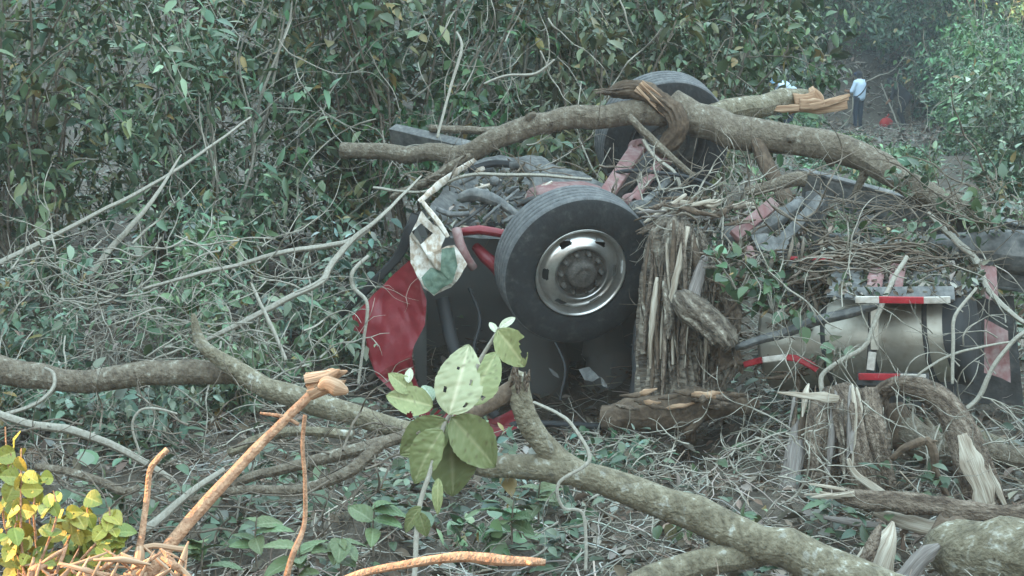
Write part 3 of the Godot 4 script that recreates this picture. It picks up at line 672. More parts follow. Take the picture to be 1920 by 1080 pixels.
	branch("broken_log", "rotten orange brown log end under the shredded trunk", "log", "bark_dark", [[1130, 782, 9.2, 40], [1180, 775, 9.15, 60], [1240, 770, 9.1, 66], [1310, 765, 9.1, 62], [1370, 758, 9.15, 48], [1420, 762, 9.2, 30]], 16, .34)
	o = thing("torn_wood_heap", "orange torn fibres over the rotten log end", "wood heap", at(1250, 745, 9.0))
	for k in 16:
		var x := rr(1175, 1390); var a := rr(-.4, .3); var l := rr(30, 80); var y := rr(735, 765)
		mb = MB.new(); strip(mb, [[x - l * .5, y - sin(a) * l * .5, 9.0, 4], [x, y, 8.92, rr(7, 15), rr(-.6, .6)], [x + l * .5, y + sin(a) * l * .5, 9.0, 3]], .012, .4, .2); part("shred", mb, ["wood_fresh", "wood_brown", "bark_dark"][k % 3], o)
	o = thing("torn_wood_heap", "dark jumble of torn wood and roots between shredded trunk and tank", "wood heap", at(1430, 680, 9.2))
	for k in 90:
		var x := rr(1335, 1545); var y := rr(470, 720); var a := rr(-1.9, .6); var l := rr(30, 110); var w := rr(3, 10); var d := rr(9.05, 9.3)
		mb = MB.new(); strip(mb, [[x - cos(a) * l * .5, y - sin(a) * l * .5, d, w * .3], [x + rr(-5, 5), y + rr(-8, 8), d - .04, w, rr(-.8, .8)], [x + cos(a) * l * .5, y + sin(a) * l * .5, d + .05, w * .25]], .012, .5, .2)
		part("shred", mb, ["wood_brown", "bark_dark", "wood_weathered", "wood_brown", "twig_brown"][k % 5], o)
	o = thing("root_nest", "matted nest of brown roots on top of the step cover", "roots", at(1640, 490, 9.0))
	for k in 54:
		var x := rr(1540, 1760); var y := rr(456, 508); var l := rr(40, 130); var d := 8.95 + (512 - y) * .006
		mb = MB.new(); ptube(mb, [[x - l * .5, y + rr(-10, 24), d, 2], [x - l * .2, y + rr(-16, 10), d - .04, rr(3, 5)], [x + l * .2, y + rr(-12, 6), d - .04, rr(3, 5)], [x + l * .5, y + rr(-6, 18), d, 2]], 5, .1, false, 8.0); part("root", mb, ["twig_brown", "bark_dark", "twig_brown"][k % 3], o)
	# bark sleeve between the trunk and the tank
	o = thing("split_log", "short hollow split log with grey bark beside the steel tank", "log", at(1320, 620, 9.1))
	mb = MB.new(); ptube(mb, [[1280, 562, 9.12, 42], [1296, 580, 9.08, 56], [1324, 606, 9.04, 58], [1350, 634, 9.0, 54], [1356, 640, 9.0, 40]], 30, .06, true, .5, .22); part("log_piece", mb, "wood_weathered", o)
	mb = MB.new(); strip(mb, [[1322, 480, 9.2, 14], [1308, 520, 9.15, 22, .3], [1298, 556, 9.1, 26, .3], [1312, 586, 9.1, 22, 0]], .016, .25, .3); part("bark_strip", mb, "wood_grey", o)
	mb = MB.new(); strip(mb, [[1352, 470, 9.25, 20], [1358, 530, 9.2, 34, .4], [1372, 590, 9.15, 30, .2], [1380, 650, 9.15, 16, 0], [1392, 700, 9.2, 6, 0]], .02, .3, .3); part("bark_strip", mb, "wood_brown", o)
	mb = MB.new(); strip(mb, [[1336, 500, 9.3, 26], [1340, 560, 9.3, 50, .2], [1350, 620, 9.3, 40, .2], [1360, 690, 9.3, 20]], .02, .3, .3); part("bark_strip", mb, "bark_dark", o)

	# splintered stump at the right
	rng.seed = 17
	o = thing("splintered_stump", "tall splintered grey stump with loose planks below the tank", "stump", at(1580, 930, 8.1))
	mb = MB.new(); ptube(mb, [[1560, 970, 8.4, 230], [1572, 890, 8.4, 180], [1590, 800, 8.42, 140], [1600, 735, 8.45, 96]], 90, 0.0, true, .4, .4); part("core", mb, "wood_brown", o)
	for e in [[[1572, 722, 8.2, 40], [1590, 780, 8.1, 56], [1604, 860, 8.05, 60], [1622, 928, 8.05, 66]], [[1626, 728, 8.2, 34], [1636, 800, 8.1, 46], [1650, 870, 8.1, 44], [1668, 924, 8.1, 30]], [[1538, 745, 8.3, 30], [1535, 810, 8.2, 44], [1540, 880, 8.15, 40], [1560, 925, 8.15, 26]], [[1498, 790, 8.35, 20], [1490, 850, 8.25, 34], [1482, 900, 8.2, 40], [1470, 935, 8.2, 30]]]:
		mb = MB.new(); strip(mb, e, .03, .1, .12); part("plank", mb, ["wood_grey", "wood_brown"][rng.randi() % 2], o)
	for k in 38:
		var x := rr(1490, 1665); var y0 := rr(715, 800); var l := rr(50, 170); var d := 8.02 + absf(x - 1590) * .0028 + rr(-.02, .06); var w := rr(5, 16); var sl := (x - 1590) * .0016 * l
		mb = MB.new(); strip(mb, [[x, y0, d + .1, w * .2], [x + sl * .3 + rr(-4, 4), y0 + l * .35, d + .03, w, rr(-.6, .6)], [x + sl + rr(-5, 5), y0 + l, d, w * .15, 0]], .016, .2, .05); part("splinter", mb, ["wood_grey", "wood_brown", "bark_dark", "wood_weathered", "wood_pale"][k % 5], o)
	mb = MB.new(); strip(mb, [[1458, 736, 8.1, 3], [1500, 741, 8.1, 12], [1545, 746, 8.1, 18], [1572, 748, 8.15, 12]], .014, .2); part("splinter", mb, "wood_pale", o)
	mb = MB.new(); strip(mb, [[1590, 860, 7.9, 6], [1604, 888, 7.9, 12], [1640, 915, 7.9, 14], [1665, 930, 7.9, 10]], .014, .2); part("splinter", mb, "wood_pale", o)
	# curled slab of bark
	o = thing("curled_bark", "wide slab of bark bent over in an arch right of the stump", "bark", at(1860, 950, 7.9))
	mb = MB.new(); strip(mb, [[1655, 770, 8.5, 40, .9], [1662, 740, 8.4, 44, .9], [1700, 730, 8.3, 46, .75], [1756, 750, 8.2, 50, .5], [1795, 800, 8.1, 62, .2], [1820, 860, 8.0, 70, .1], [1850, 950, 7.95, 76, 0]], .03, .05, .18, 7); part("slab", mb, "wood_brown", o)
	mb = MB.new(); strip(mb, [[1802, 815, 7.95, 20], [1818, 860, 7.9, 36], [1840, 915, 7.88, 44], [1852, 948, 7.88, 36]], .012, .3); part("inner_wood", mb, "wood_pale", o)
	mb = MB.new(); strip(mb, [[1842, 850, 8.0, 6], [1862, 900, 7.95, 14], [1886, 950, 7.9, 8]], .012, .3); part("splinter", mb, "wood_pale", o)
	mb = MB.new(); strip(mb, [[1658, 760, 8.55, 60, .4], [1672, 810, 8.5, 66, .3], [1700, 840, 8.5, 50, .2]], .03, .2, .3); part("slab", mb, "bark_dark", o)
	branch("broken_limb", "bent dark root curving in front of the bark arch", "limb", "bark_dark", [[1672, 860, 7.9, 12], [1700, 836, 7.85, 15], [1736, 826, 7.85, 17], [1750, 850, 7.85, 17], [1756, 890, 7.9, 14], [1780, 935, 7.9, 9]], 9, .14)
	branch("broken_log", "grey log lying under the bark arch", "log", "bark", [[1680, 790, 8.6, 70], [1740, 832, 8.5, 66], [1800, 845, 8.4, 60], [1860, 850, 8.4, 44], [1990, 890, 8.2, 40]], 14, .14)
	branch("broken_log", "mossy log at the right edge beyond the bark arch", "log", "bark_moss", [[1800, 800, 8.9, 34], [1860, 835, 8.8, 38], [1980, 880, 8.6, 40]], 10, .14)
	o = thing("split_plank", "long split plank with layered brown grain lying to the right", "plank", at(1750, 960, 7.3))
	for e in [[[1566, 922, 7.35, 22], [1610, 936, 7.3, 34], [1700, 942, 7.25, 40], [1800, 956, 7.2, 40], [1960, 976, 7.1, 46]], [[1640, 960, 7.4, 16], [1720, 985, 7.3, 30], [1790, 1000, 7.25, 34], [1860, 1010, 7.2, 26]], [[1545, 970, 7.4, 6], [1600, 980, 7.35, 16], [1650, 985, 7.35, 10]]]:
		mb = MB.new(); strip(mb, e, .05, .18, .1, 7); part("plank", mb, ["wood_brown", "wood_pale", "wood_grey"][o.get_child_count() % 3], o)
	rng.seed = 5; splinters(o, at(1580, 930, 7.3), Vector3(-1, .05, 0), .04, .2, 6, "wood_pale", .02)
	o = thing("sawn_log", "big grey lichen covered log end in the bottom right corner", "log", at(1880, 1080, 6.4))
	mb = MB.new(); ptube(mb, [[1778, 1026, 6.7, 96], [1800, 1030, 6.65, 120], [1860, 1036, 6.5, 132], [2000, 1040, 6.2, 150]], 24, .1, true, .6); part("stem", mb, "bark_moss", o)
	mb = MB.new(); ptube(mb, [[1762, 1012, 6.72, 50], [1778, 1000, 6.7, 66], [1792, 990, 6.68, 50]], 14, .34); part("torn_end", mb, "bark_dark", o)
	o = thing("pale_stump", "small pale broken stump spike beside the lichen covered log", "stump", at(1650, 1070, 6.6))
	mb = MB.new(); ptube(mb, [[1640, 1110, 6.6, 84], [1648, 1060, 6.6, 70], [1660, 1024, 6.62, 52], [1670, 996, 6.65, 26], [1674, 978, 6.65, 8]], 14, .3, true, .7); part("spike", mb, "wood_pale", o)
	mb = MB.new(); strip(mb, [[1608, 1090, 6.5, 26], [1624, 1050, 6.48, 30], [1640, 1010, 6.5, 18], [1650, 985, 6.55, 5]], .02, .25, .2); part("splinter", mb, "wood_brown", o)
	mb = MB.new(); strip(mb, [[1690, 1092, 6.5, 34], [1715, 1060, 6.5, 36], [1742, 1035, 6.5, 24], [1762, 1022, 6.5, 8]], .02, .25, .2); part("splinter", mb, "wood_grey", o)

	# bare twigs and vines, each one a stem
	twigs("bare_twig", "thin pale bare twig in the tangle left of the wreck", "pale twigs left of the wreck", 150, [0, 440, 600, 740], 8.0, 9.8, [90, 260], [1.5, 5], "twig_grey", 101, -.5, .5, 3)
	twigs("brown_twig", "thin brown bare twig in the heap behind the orange branch", "brown twigs in the foreground heap", 110, [60, 790, 800, 1040], 6.1, 7.2, [80, 260], [1.5, 5.5], "twig_brown", 102, -.2, .5, 3)
	twigs("vine", "thin pale vine hanging over the steel tank", "pale vines over the tank", 46, [1420, 470, 1900, 720], 8.3, 9.0, [90, 260], [1.5, 3.5], "twig_grey", 103, 1.1, .7, 1)
	twigs("vine", "thin brown vine wound over the truck frame", "brown vines over the truck frame", 170, [1340, 350, 1900, 520], 9.2, 10.4, [90, 280], [1.5, 5], "twig_brown", 104, .1, .6, 2)
	twigs("dry_stick", "dry stick on the ground beneath the shredded trunk", "sticks beneath the shredded trunk", 120, [1020, 790, 1560, 1060], 6.6, 8.4, [60, 190], [1.5, 5], "twig_grey", 105, -.2, .5, 2)
	twigs("thicket_stem", "pale stem rising through the leafy thicket behind the wreck", "pale stems in the thicket", 80, [0, 20, 1250, 300], 11.6, 13.0, [110, 330], [1.5, 4], "twig_grey", 106, -1.2, .5, 2)
	twigs("thicket_stem", "pale stem rising beyond the broken log", "pale stems beyond the broken log", 30, [1250, 20, 1900, 300], 17.0, 26.0, [70, 190], [1, 2.2], "twig_grey", 107, -1.0, .5, 2)
	twigs("dry_stick", "brown stick caught under the upturned engine", "sticks under the engine", 40, [800, 280, 1300, 420], 10.2, 10.9, [60, 180], [1.5, 5], "twig_brown", 108, -.4, .5, 2)
	twigs("grey_twig", "grey twig by the splintered stump at the right edge", "twigs by the splintered stump", 60, [1420, 740, 1900, 960], 7.8, 8.6, [70, 220], [1.5, 5], "twig_grey", 109, .7, .6, 2)
	twigs("grey_twig", "thin twig reaching up along the torn wood heap", "twigs on the torn wood heap", 60, [1200, 330, 1420, 470], 9.4, 10.2, [40, 120], [1.5, 5], "twig_grey", 110, -1.0, .4, 2)
	for e in [["long pale vine looping from the frame down to the tank", [[1700, 482, 8.9, 9], [1672, 530, 8.75, 11], [1640, 600, 8.6, 10], [1620, 650, 8.55, 10], [1570, 680, 8.55, 9], [1540, 706, 8.55, 11], [1545, 750, 8.5, 9]]], ["dark vine arching along the lower tank", [[1690, 730, 8.4, 4], [1740, 690, 8.4, 5], [1800, 660, 8.4, 5], [1900, 640, 8.4, 4]]], ["pale forked root climbing at the right edge", [[1790, 780, 8.2, 10], [1835, 745, 8.2, 10], [1860, 690, 8.2, 9], [1900, 640, 8.2, 8], [1940, 610, 8.2, 7]]], ["upright pale stem in front of the tank end", [[1786, 720, 8.3, 6], [1788, 640, 8.35, 7], [1792, 590, 8.4, 7], [1830, 540, 8.5, 6]]], ["stout pale root running down the right side of the frame", [[1740, 400, 9.6, 8], [1780, 440, 9.5, 13], [1830, 490, 9.3, 15], [1850, 540, 9.0, 13], [1900, 590, 8.8, 10], [1950, 620, 8.7, 8]]], ["jointed pale twig bent below the snapped stub", [[1000, 755, 6.4, 6], [1044, 775, 6.35, 7], [1075, 800, 6.3, 7], [1106, 862, 6.25, 8], [1048, 906, 6.2, 7], [1056, 952, 6.2, 7], [1094, 966, 6.2, 7], [1098, 1070, 6.15, 7]]], ["looped tan vine hanging over the left limb", [[-10, 782, 7.0, 9], [60, 760, 7.0, 8], [98, 728, 7.05, 8], [100, 700, 7.1, 7], [84, 690, 7.15, 6]]], ["curled brown tendril above the twig heap", [[262, 850, 6.6, 5], [248, 800, 6.6, 5], [262, 770, 6.6, 5], [292, 766, 6.6, 5], [332, 776, 6.6, 4]]], ["pale vine hooked at the foot of the thicket", [[820, 258, 11.2, 5], [846, 160, 11.4, 6], [866, 90, 11.5, 6], [856, 60, 11.6, 4]]], ["pale arched twig above the bent trunk", [[908, 158, 11.6, 5], [950, 142, 11.6, 6], [1004, 138, 11.6, 7], [1040, 112, 11.6, 4]]]]:
		branch("vine", e[0], "vine", "twig_grey", e[1], 6, .12)

# ---------------------------------------------------------------- foreground plants and sunlit stems
func broad_leaf(len: float, w: float, sd: int, holes: Array, col: Color, veins := 7) -> ArrayMesh:
	var mb := MB.new(); var R := 26; var C := 14
	for k in R + 1:
		var t := float(k) / R
		var hw := w * .5 * pow(maxf(sin(PI * pow(t, .8)), 0.0), .75) * (1.0 + .07 * nz.get_noise_2d(t * 900.0, sd * 50.0))
		for j in C + 1:
			var u := 2.0 * j / C - 1.0
			var vein := absf(sin((t * veins - absf(u) * 1.4) * PI))
			var y := (absf(u) * hw * .28) - len * .22 * t * t - .0025 * len * pow(1.0 - vein, 4.0) + len * .03 * nz.get_noise_2d(t * 120.0 + sd * 31.0, u * 60.0)
			mb.col = col.lerp(Color(col.r * 1.5 + .03, col.g * 1.35 + .03, col.b * 1.5 + .03), maxf(pow(1.0 - vein, 6.0) * .5, 1.0 if absf(u) < .08 else 0.0))
			var n := nz.get_noise_2d(t * 500.0 + sd * 77.0, u * 400.0)
			if n > .5: mb.col = mb.col.lerp(Color(.1, .085, .04), .6)
			mb.add(Vector3(t * len, y, u * hw))
	for k in R:
		for j in C:
			var t := (k + .5) / R; var u := 2.0 * (j + .5) / C - 1.0; var gone := false
			for h in holes:
				if pow((t - h[0]) / h[2], 2) + pow((u - h[1]) / (h[2] * 2.2), 2) < 1.0: gone = true
			if gone: continue
			var a := k * (C + 1) + j
			mb.quad(a, a + 1, a + C + 2, a + C + 1)
	return mesh_of(mb)

func put_leaf(o: Node3D, mesh: Mesh, a: Vector3, b: Vector3, tilt: Vector3, mt := "leaf_big") -> void:
	var lf := MeshInstance3D.new(); lf.name = "leaf"; lf.mesh = mesh; lf.material_override = M[mt]
	lf.transform = Transform3D(leaf_basis(b - a, (EYE - a).normalized() + tilt, 1.0), a - o.position)
	o.add_child(lf, true)

func sapling() -> void:
	var o := thing("broad_leaved_sapling", "sapling with large pale green insect bitten leaves in front of the cab", "sapling", at(780, 1080, 4.9))
	var mb := MB.new(); ptube(mb, [[776, 1100, 4.9, 11], [785, 960, 5.0, 10], [808, 880, 5.05, 9], [832, 800, 5.1, 9], [868, 742, 5.15, 8], [904, 670, 5.2, 8], [936, 614, 5.2, 6]], 7, .08); part("stem", mb, "twig_grey", o)
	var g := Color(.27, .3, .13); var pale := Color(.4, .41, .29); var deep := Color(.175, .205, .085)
	var L := [ # base, tip, width px, depth, holes, colour
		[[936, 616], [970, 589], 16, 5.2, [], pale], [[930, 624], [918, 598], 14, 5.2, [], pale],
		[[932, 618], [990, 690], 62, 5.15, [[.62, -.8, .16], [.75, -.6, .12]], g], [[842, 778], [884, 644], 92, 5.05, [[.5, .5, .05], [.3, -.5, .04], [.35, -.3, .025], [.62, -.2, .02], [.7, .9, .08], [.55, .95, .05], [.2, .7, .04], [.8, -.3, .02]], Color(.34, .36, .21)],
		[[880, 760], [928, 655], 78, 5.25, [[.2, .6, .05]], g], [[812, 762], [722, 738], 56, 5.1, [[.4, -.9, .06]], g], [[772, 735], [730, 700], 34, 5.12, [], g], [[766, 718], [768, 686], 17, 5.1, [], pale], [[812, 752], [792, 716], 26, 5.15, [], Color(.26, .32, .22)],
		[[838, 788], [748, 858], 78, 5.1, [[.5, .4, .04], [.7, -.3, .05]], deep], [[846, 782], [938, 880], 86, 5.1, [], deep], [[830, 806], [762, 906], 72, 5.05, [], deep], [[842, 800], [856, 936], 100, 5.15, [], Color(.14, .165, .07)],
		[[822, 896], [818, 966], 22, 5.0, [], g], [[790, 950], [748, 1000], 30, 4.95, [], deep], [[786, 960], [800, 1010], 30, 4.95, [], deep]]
	rng.seed = 21
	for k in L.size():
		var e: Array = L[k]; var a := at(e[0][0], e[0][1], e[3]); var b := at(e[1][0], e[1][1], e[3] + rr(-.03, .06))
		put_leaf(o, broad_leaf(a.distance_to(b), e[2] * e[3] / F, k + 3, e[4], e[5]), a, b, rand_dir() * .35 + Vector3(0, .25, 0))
	# small broad leaved plants low in front
	for q in [[640, 1010, 5.6], [560, 1040, 5.5], [960, 940, 6.5], [1010, 900, 6.8], [700, 960, 5.9], [380, 1030, 5.4], [480, 980, 5.8]]:
		var base := at(q[0], q[1] + 60, q[2])
		var p := thing("broad_leaved_seedling", "low seedling with dull green broad leaves under the twig heap", "seedling", base, "seedlings under the twig heap")
		mb = MB.new(); tube(mb, [base - Vector3(0, .05, 0), base + Vector3(0, .08, 0), base + Vector3(.01, .16, 0)], [.005, .004, .002], 5, 0, false, 8.0); part("stem", mb, "twig_brown", p)
		for k in 7:
			var az := rr(0, TAU); var l := rr(.09, .16); var a := base + Vector3(0, rr(.03, .15), 0)
			var dir := Vector3(cos(az), rr(-.2, .5), sin(az))
			var lf := MeshInstance3D.new(); lf.name = "leaf"; lf.mesh = broad_leaf(l, l * .55, k + int(q[0]), [], jitter(Color(.085, .125, .05), .3)); lf.material_override = M["leaf_big"]
			lf.transform = Transform3D(leaf_basis(dir, Vector3.UP + rand_dir() * .4, 1.0), a - base); p.add_child(lf, true)

func sunlit() -> void:
	var o := thing("cut_branch", "thick orange brown cut branch leaning right with a bright frayed end", "branch", at(262, 1110, 3.7))
	var mb := MB.new(); ptube(mb, [[262, 1110, 3.7, 24], [330, 1010, 3.75, 24], [430, 895, 3.85, 21], [530, 790, 3.95, 18], [600, 722, 4.0, 17], [612, 712, 4.0, 19]], 12, .14, true, 1.2); part("stem", mb, "twig_orange", o)
	rng.seed = 41; splinters(o, at(612, 716, 4.0), Vector3(.8, .25, 0).normalized(), .03, .06, 18, "wood_fresh", .02)
	mb = MB.new(); ptube(mb, [[604, 722, 3.98, 18], [616, 714, 3.98, 30], [634, 722, 3.98, 28], [652, 730, 3.98, 8]], 14, .5, true, .3); part("frayed_tip", mb, "wood_fresh", o)
	branch("cut_branch", "thin orange cut branch bent at the top beside the leaning one", "branch", "twig_orange", [[236, 1110, 3.7, 22], [262, 1020, 3.7, 14], [274, 940, 3.75, 12], [280, 885, 3.75, 12], [294, 862, 3.75, 12], [314, 842, 3.75, 12]], 9, .12)
	branch("cut_branch", "slim upright brown cut branch behind the leaning one", "branch", "twig_orange", [[530, 1110, 4.0, 14], [548, 1040, 4.0, 12], [570, 980, 4.05, 10], [572, 900, 4.05, 8], [568, 830, 4.05, 8], [572, 778, 4.05, 8]], 8, .12)
	branch("cut_branch", "short orange side twig crossing the leaning branch", "branch", "twig_orange", [[560, 795, 3.97, 8], [530, 780, 3.95, 8], [488, 774, 3.95, 5]], 7, .15)
	branch("cut_branch", "long bright orange branch lying along the bottom edge", "branch", "twig_orange", [[600, 1110, 3.6, 14], [680, 1074, 3.6, 16], [760, 1058, 3.6, 18], [860, 1046, 3.6, 22], [920, 1050, 3.6, 24], [1022, 1055, 3.6, 14]], 10, .16)
	o = thing("cut_wood_pile", "pile of bright orange splintered cut wood in the lower left corner", "wood pile", at(200, 1080, 3.5))
	for k in 64:
		var x := rr(30, 360); var y := rr(1045, 1100) - maxf(0.0, (x - 60) * .05) + rr(0, 20); var a := rr(-1.6, .9); var l := rr(25, 110); var w := rr(3, 13); var d := rr(3.4, 3.7)
		mb = MB.new(); strip(mb, [[x - cos(a) * l * .5, y - sin(a) * l * .5, d, w * .4], [x, y + rr(-5, 5), d - .01, w, rr(-.7, .7)], [x + cos(a) * l * .5, y + sin(a) * l * .5, d + .02, w * .35]], .006, .4, .2); part("splinter", mb, ["wood_fresh", "twig_orange"][k % 2], o)
	mb = MB.new(); ptube(mb, [[262, 1030, 3.62, 10], [290, 1024, 3.62, 12], [345, 1030, 3.62, 12]], 8, .12); part("splinter", mb, "wood_fresh", o)
	mb = MB.new(); ptube(mb, [[240, 1100, 3.6, 26], [262, 1055, 3.6, 20], [262, 1028, 3.62, 16]], 9, .12); part("splinter", mb, "wood_fresh", o)
	# yellow green shrub in the sun
	var base := at(60, 1180, 3.7)
	o = thing("yellow_leaved_shrub", "sunlit shrub with round yellow green leaves in the lower left corner", "shrub", base)
	var tips := []
	for k in 15:
		var tx: float = [10, 20, 40, 70, 100, 130, 165, 185, 205, 215, 30, 5, 150, 195, 55][k]; var ty: float = [800, 850, 840, 900, 920, 950, 940, 970, 950, 1000, 980, 930, 1000, 1020, 960][k]
		var d := 3.7 + rr(-.12, .15); mb = MB.new()
		var q := [[60 + rr(-30, 30), 1180, d, 7], [lerpf(60, tx, .5) + rr(-15, 15), lerpf(1180, ty, .45), d, 6], [tx + rr(-8, 8), lerpf(1180, ty, .8), d, 4.5], [tx, ty, d, 2.5]]
		ptube(mb, q, 5, .1, false, 8.0); part("stem", mb, "twig_orange", o); tips.append([q, d])
	var lm := []
	for k in 6: lm.append(broad_leaf(1.0, rr(.8, 1.0), k + 60, [[.5, .3, .06]] if k == 2 else [], [Color(.25, .27, .04), Color(.2, .25, .04), Color(.3, .29, .04), Color(.15, .2, .04), Color(.23, .26, .06), Color(.28, .25, .04)][k], 5))
	for k in 210:
		var e: Array = tips[k % tips.size()]; var t := rr(.9, 3.0); var j := mini(int(t), 2); var q: Array = e[0]
		var p := at(lerpf(q[j][0], q[j + 1][0], t - j), lerpf(q[j][1], q[j + 1][1], t - j), e[1])
		var dir := (rand_dir() + Vector3(0, -.5, 0)).normalized(); var s := rr(.032, .056)
		var lf := MeshInstance3D.new(); lf.name = "leaf"; lf.mesh = lm[k % 6]; lf.material_override = M["leaf_big"]
		lf.transform = Transform3D(leaf_basis(dir, (EYE - p).normalized() + rand_dir() * .8 + Vector3(-.3, .4, 0), s), p + rand_dir() * .015 - base)
		o.add_child(lf, true)

# ---------------------------------------------------------------- the truck
func wheel(truck: Node3D, called: String, c: Vector3, n: Vector3, chrome: bool) -> void:
	var o := Node3D.new(); o.name = called; truck.add_child(o, true); o.position = c - truck.position
	var mb := MB.new(); var h := .135; var R := .52
	var prof := [[-h * .75, .29], [-h * .98, .33], [-h * 1.05, .42], [-h * .95, .485], [-h * .86, R - .012]]
	for k in 5:      # five ribs between four grooves
		var x0 := -h * .84 + k * h * .345
		prof.append([x0, R]); prof.append([x0 + h * .25, R])
		if k < 4: prof.append([x0 + h * .262, R - .014]); prof.append([x0 + h * .333, R - .014])
	prof.append_array([[h * .86, R - .012], [h * .95, .485], [h * 1.05, .42], [h * 1.0, .345], [h * .86, .305], [h * .6, .285]])
	lathe(mb, c, n, prof.slice(0, 5), 96); lathe(mb, c, n, prof.slice(prof.size() - 6), 96); part("sidewall", mb, "tyre", o)
	mb = MB.new(); lathe(mb, c, n, prof.slice(4, prof.size() - 5), 96); part("tread", mb, "tread_dust", o)
	mb = MB.new(); lathe(mb, c, n, [[-h * .85, .3], [-h * .8, .285], [h * .3, .27], [h * .8, .288], [h * .9, .305], [h * .98, .31], [h * 1.0, .302], [h * .9, .29], [h * .55, .272]], 72); part("rim", mb, "chrome" if chrome else "dark_metal", o)
	var X := n.normalized(); var U := X.cross(Vector3.UP).normalized(); var V := X.cross(U)
	mb = MB.new(); var A := 240; var prf := [[.55, .272], [.62, .262], [.76, .25], [.88, .235], [.98, .215], [1.06, .195], [1.08, .18], [1.02, .172], [.9, .168], [.84, .16]]
	var fine := []
	for k in prf.size() - 1:
		for s in 3: fine.append([lerpf(prf[k][0], prf[k + 1][0], s / 3.0) * h, lerpf(prf[k][1], prf[k + 1][1], s / 3.0)])
	fine.append([prf[-1][0] * h, prf[-1][1]])
	for k in fine.size():
		for j in A:
			var a := TAU * j / A
			mb.add(c + X * fine[k][0] + (U * cos(a) + V * sin(a)) * fine[k][1])
	for k in fine.size() - 1:
		for j in A:
			var a := fposmod(TAU * (j + .5) / A + PI / 2, TAU / 6.0) - TAU / 12.0
			var r: float = (fine[k][1] + fine[k + 1][1]) * .5
			if pow(a * r / .04, 4) + pow((r - .238) / .017, 4) < 1.0: continue
			var p := k * A + j; var q := k * A + (j + 1) % A
			mb.quad(p, p + A, q + A, q)
	part("disc", mb, "chrome" if chrome else "dark_metal", o)
	mb = MB.new(); lathe(mb, c, n, [[h * .84, .162], [h * .86, .12], [h * .88, .098], [h * 1.25, .094], [h * 1.42, .085], [h * 1.46, .06], [h * 1.4, .052], [h * 1.46, .03], [h * 1.48, 0.001]], 40); part("hub", mb, "hub_dirt", o)
	if chrome:
		for k in 10:
			var a := TAU * k / 10; var p := c + (U * cos(a) + V * sin(a)) * .137 + X * h * .86
			mb = MB.new(); lathe(mb, p, n, [[0, .02], [.012, .02], [.014, .016], [.04, .015], [.046, .01], [.047, .001]], 6); part("wheel_nut", mb, "hub_dirt", o)

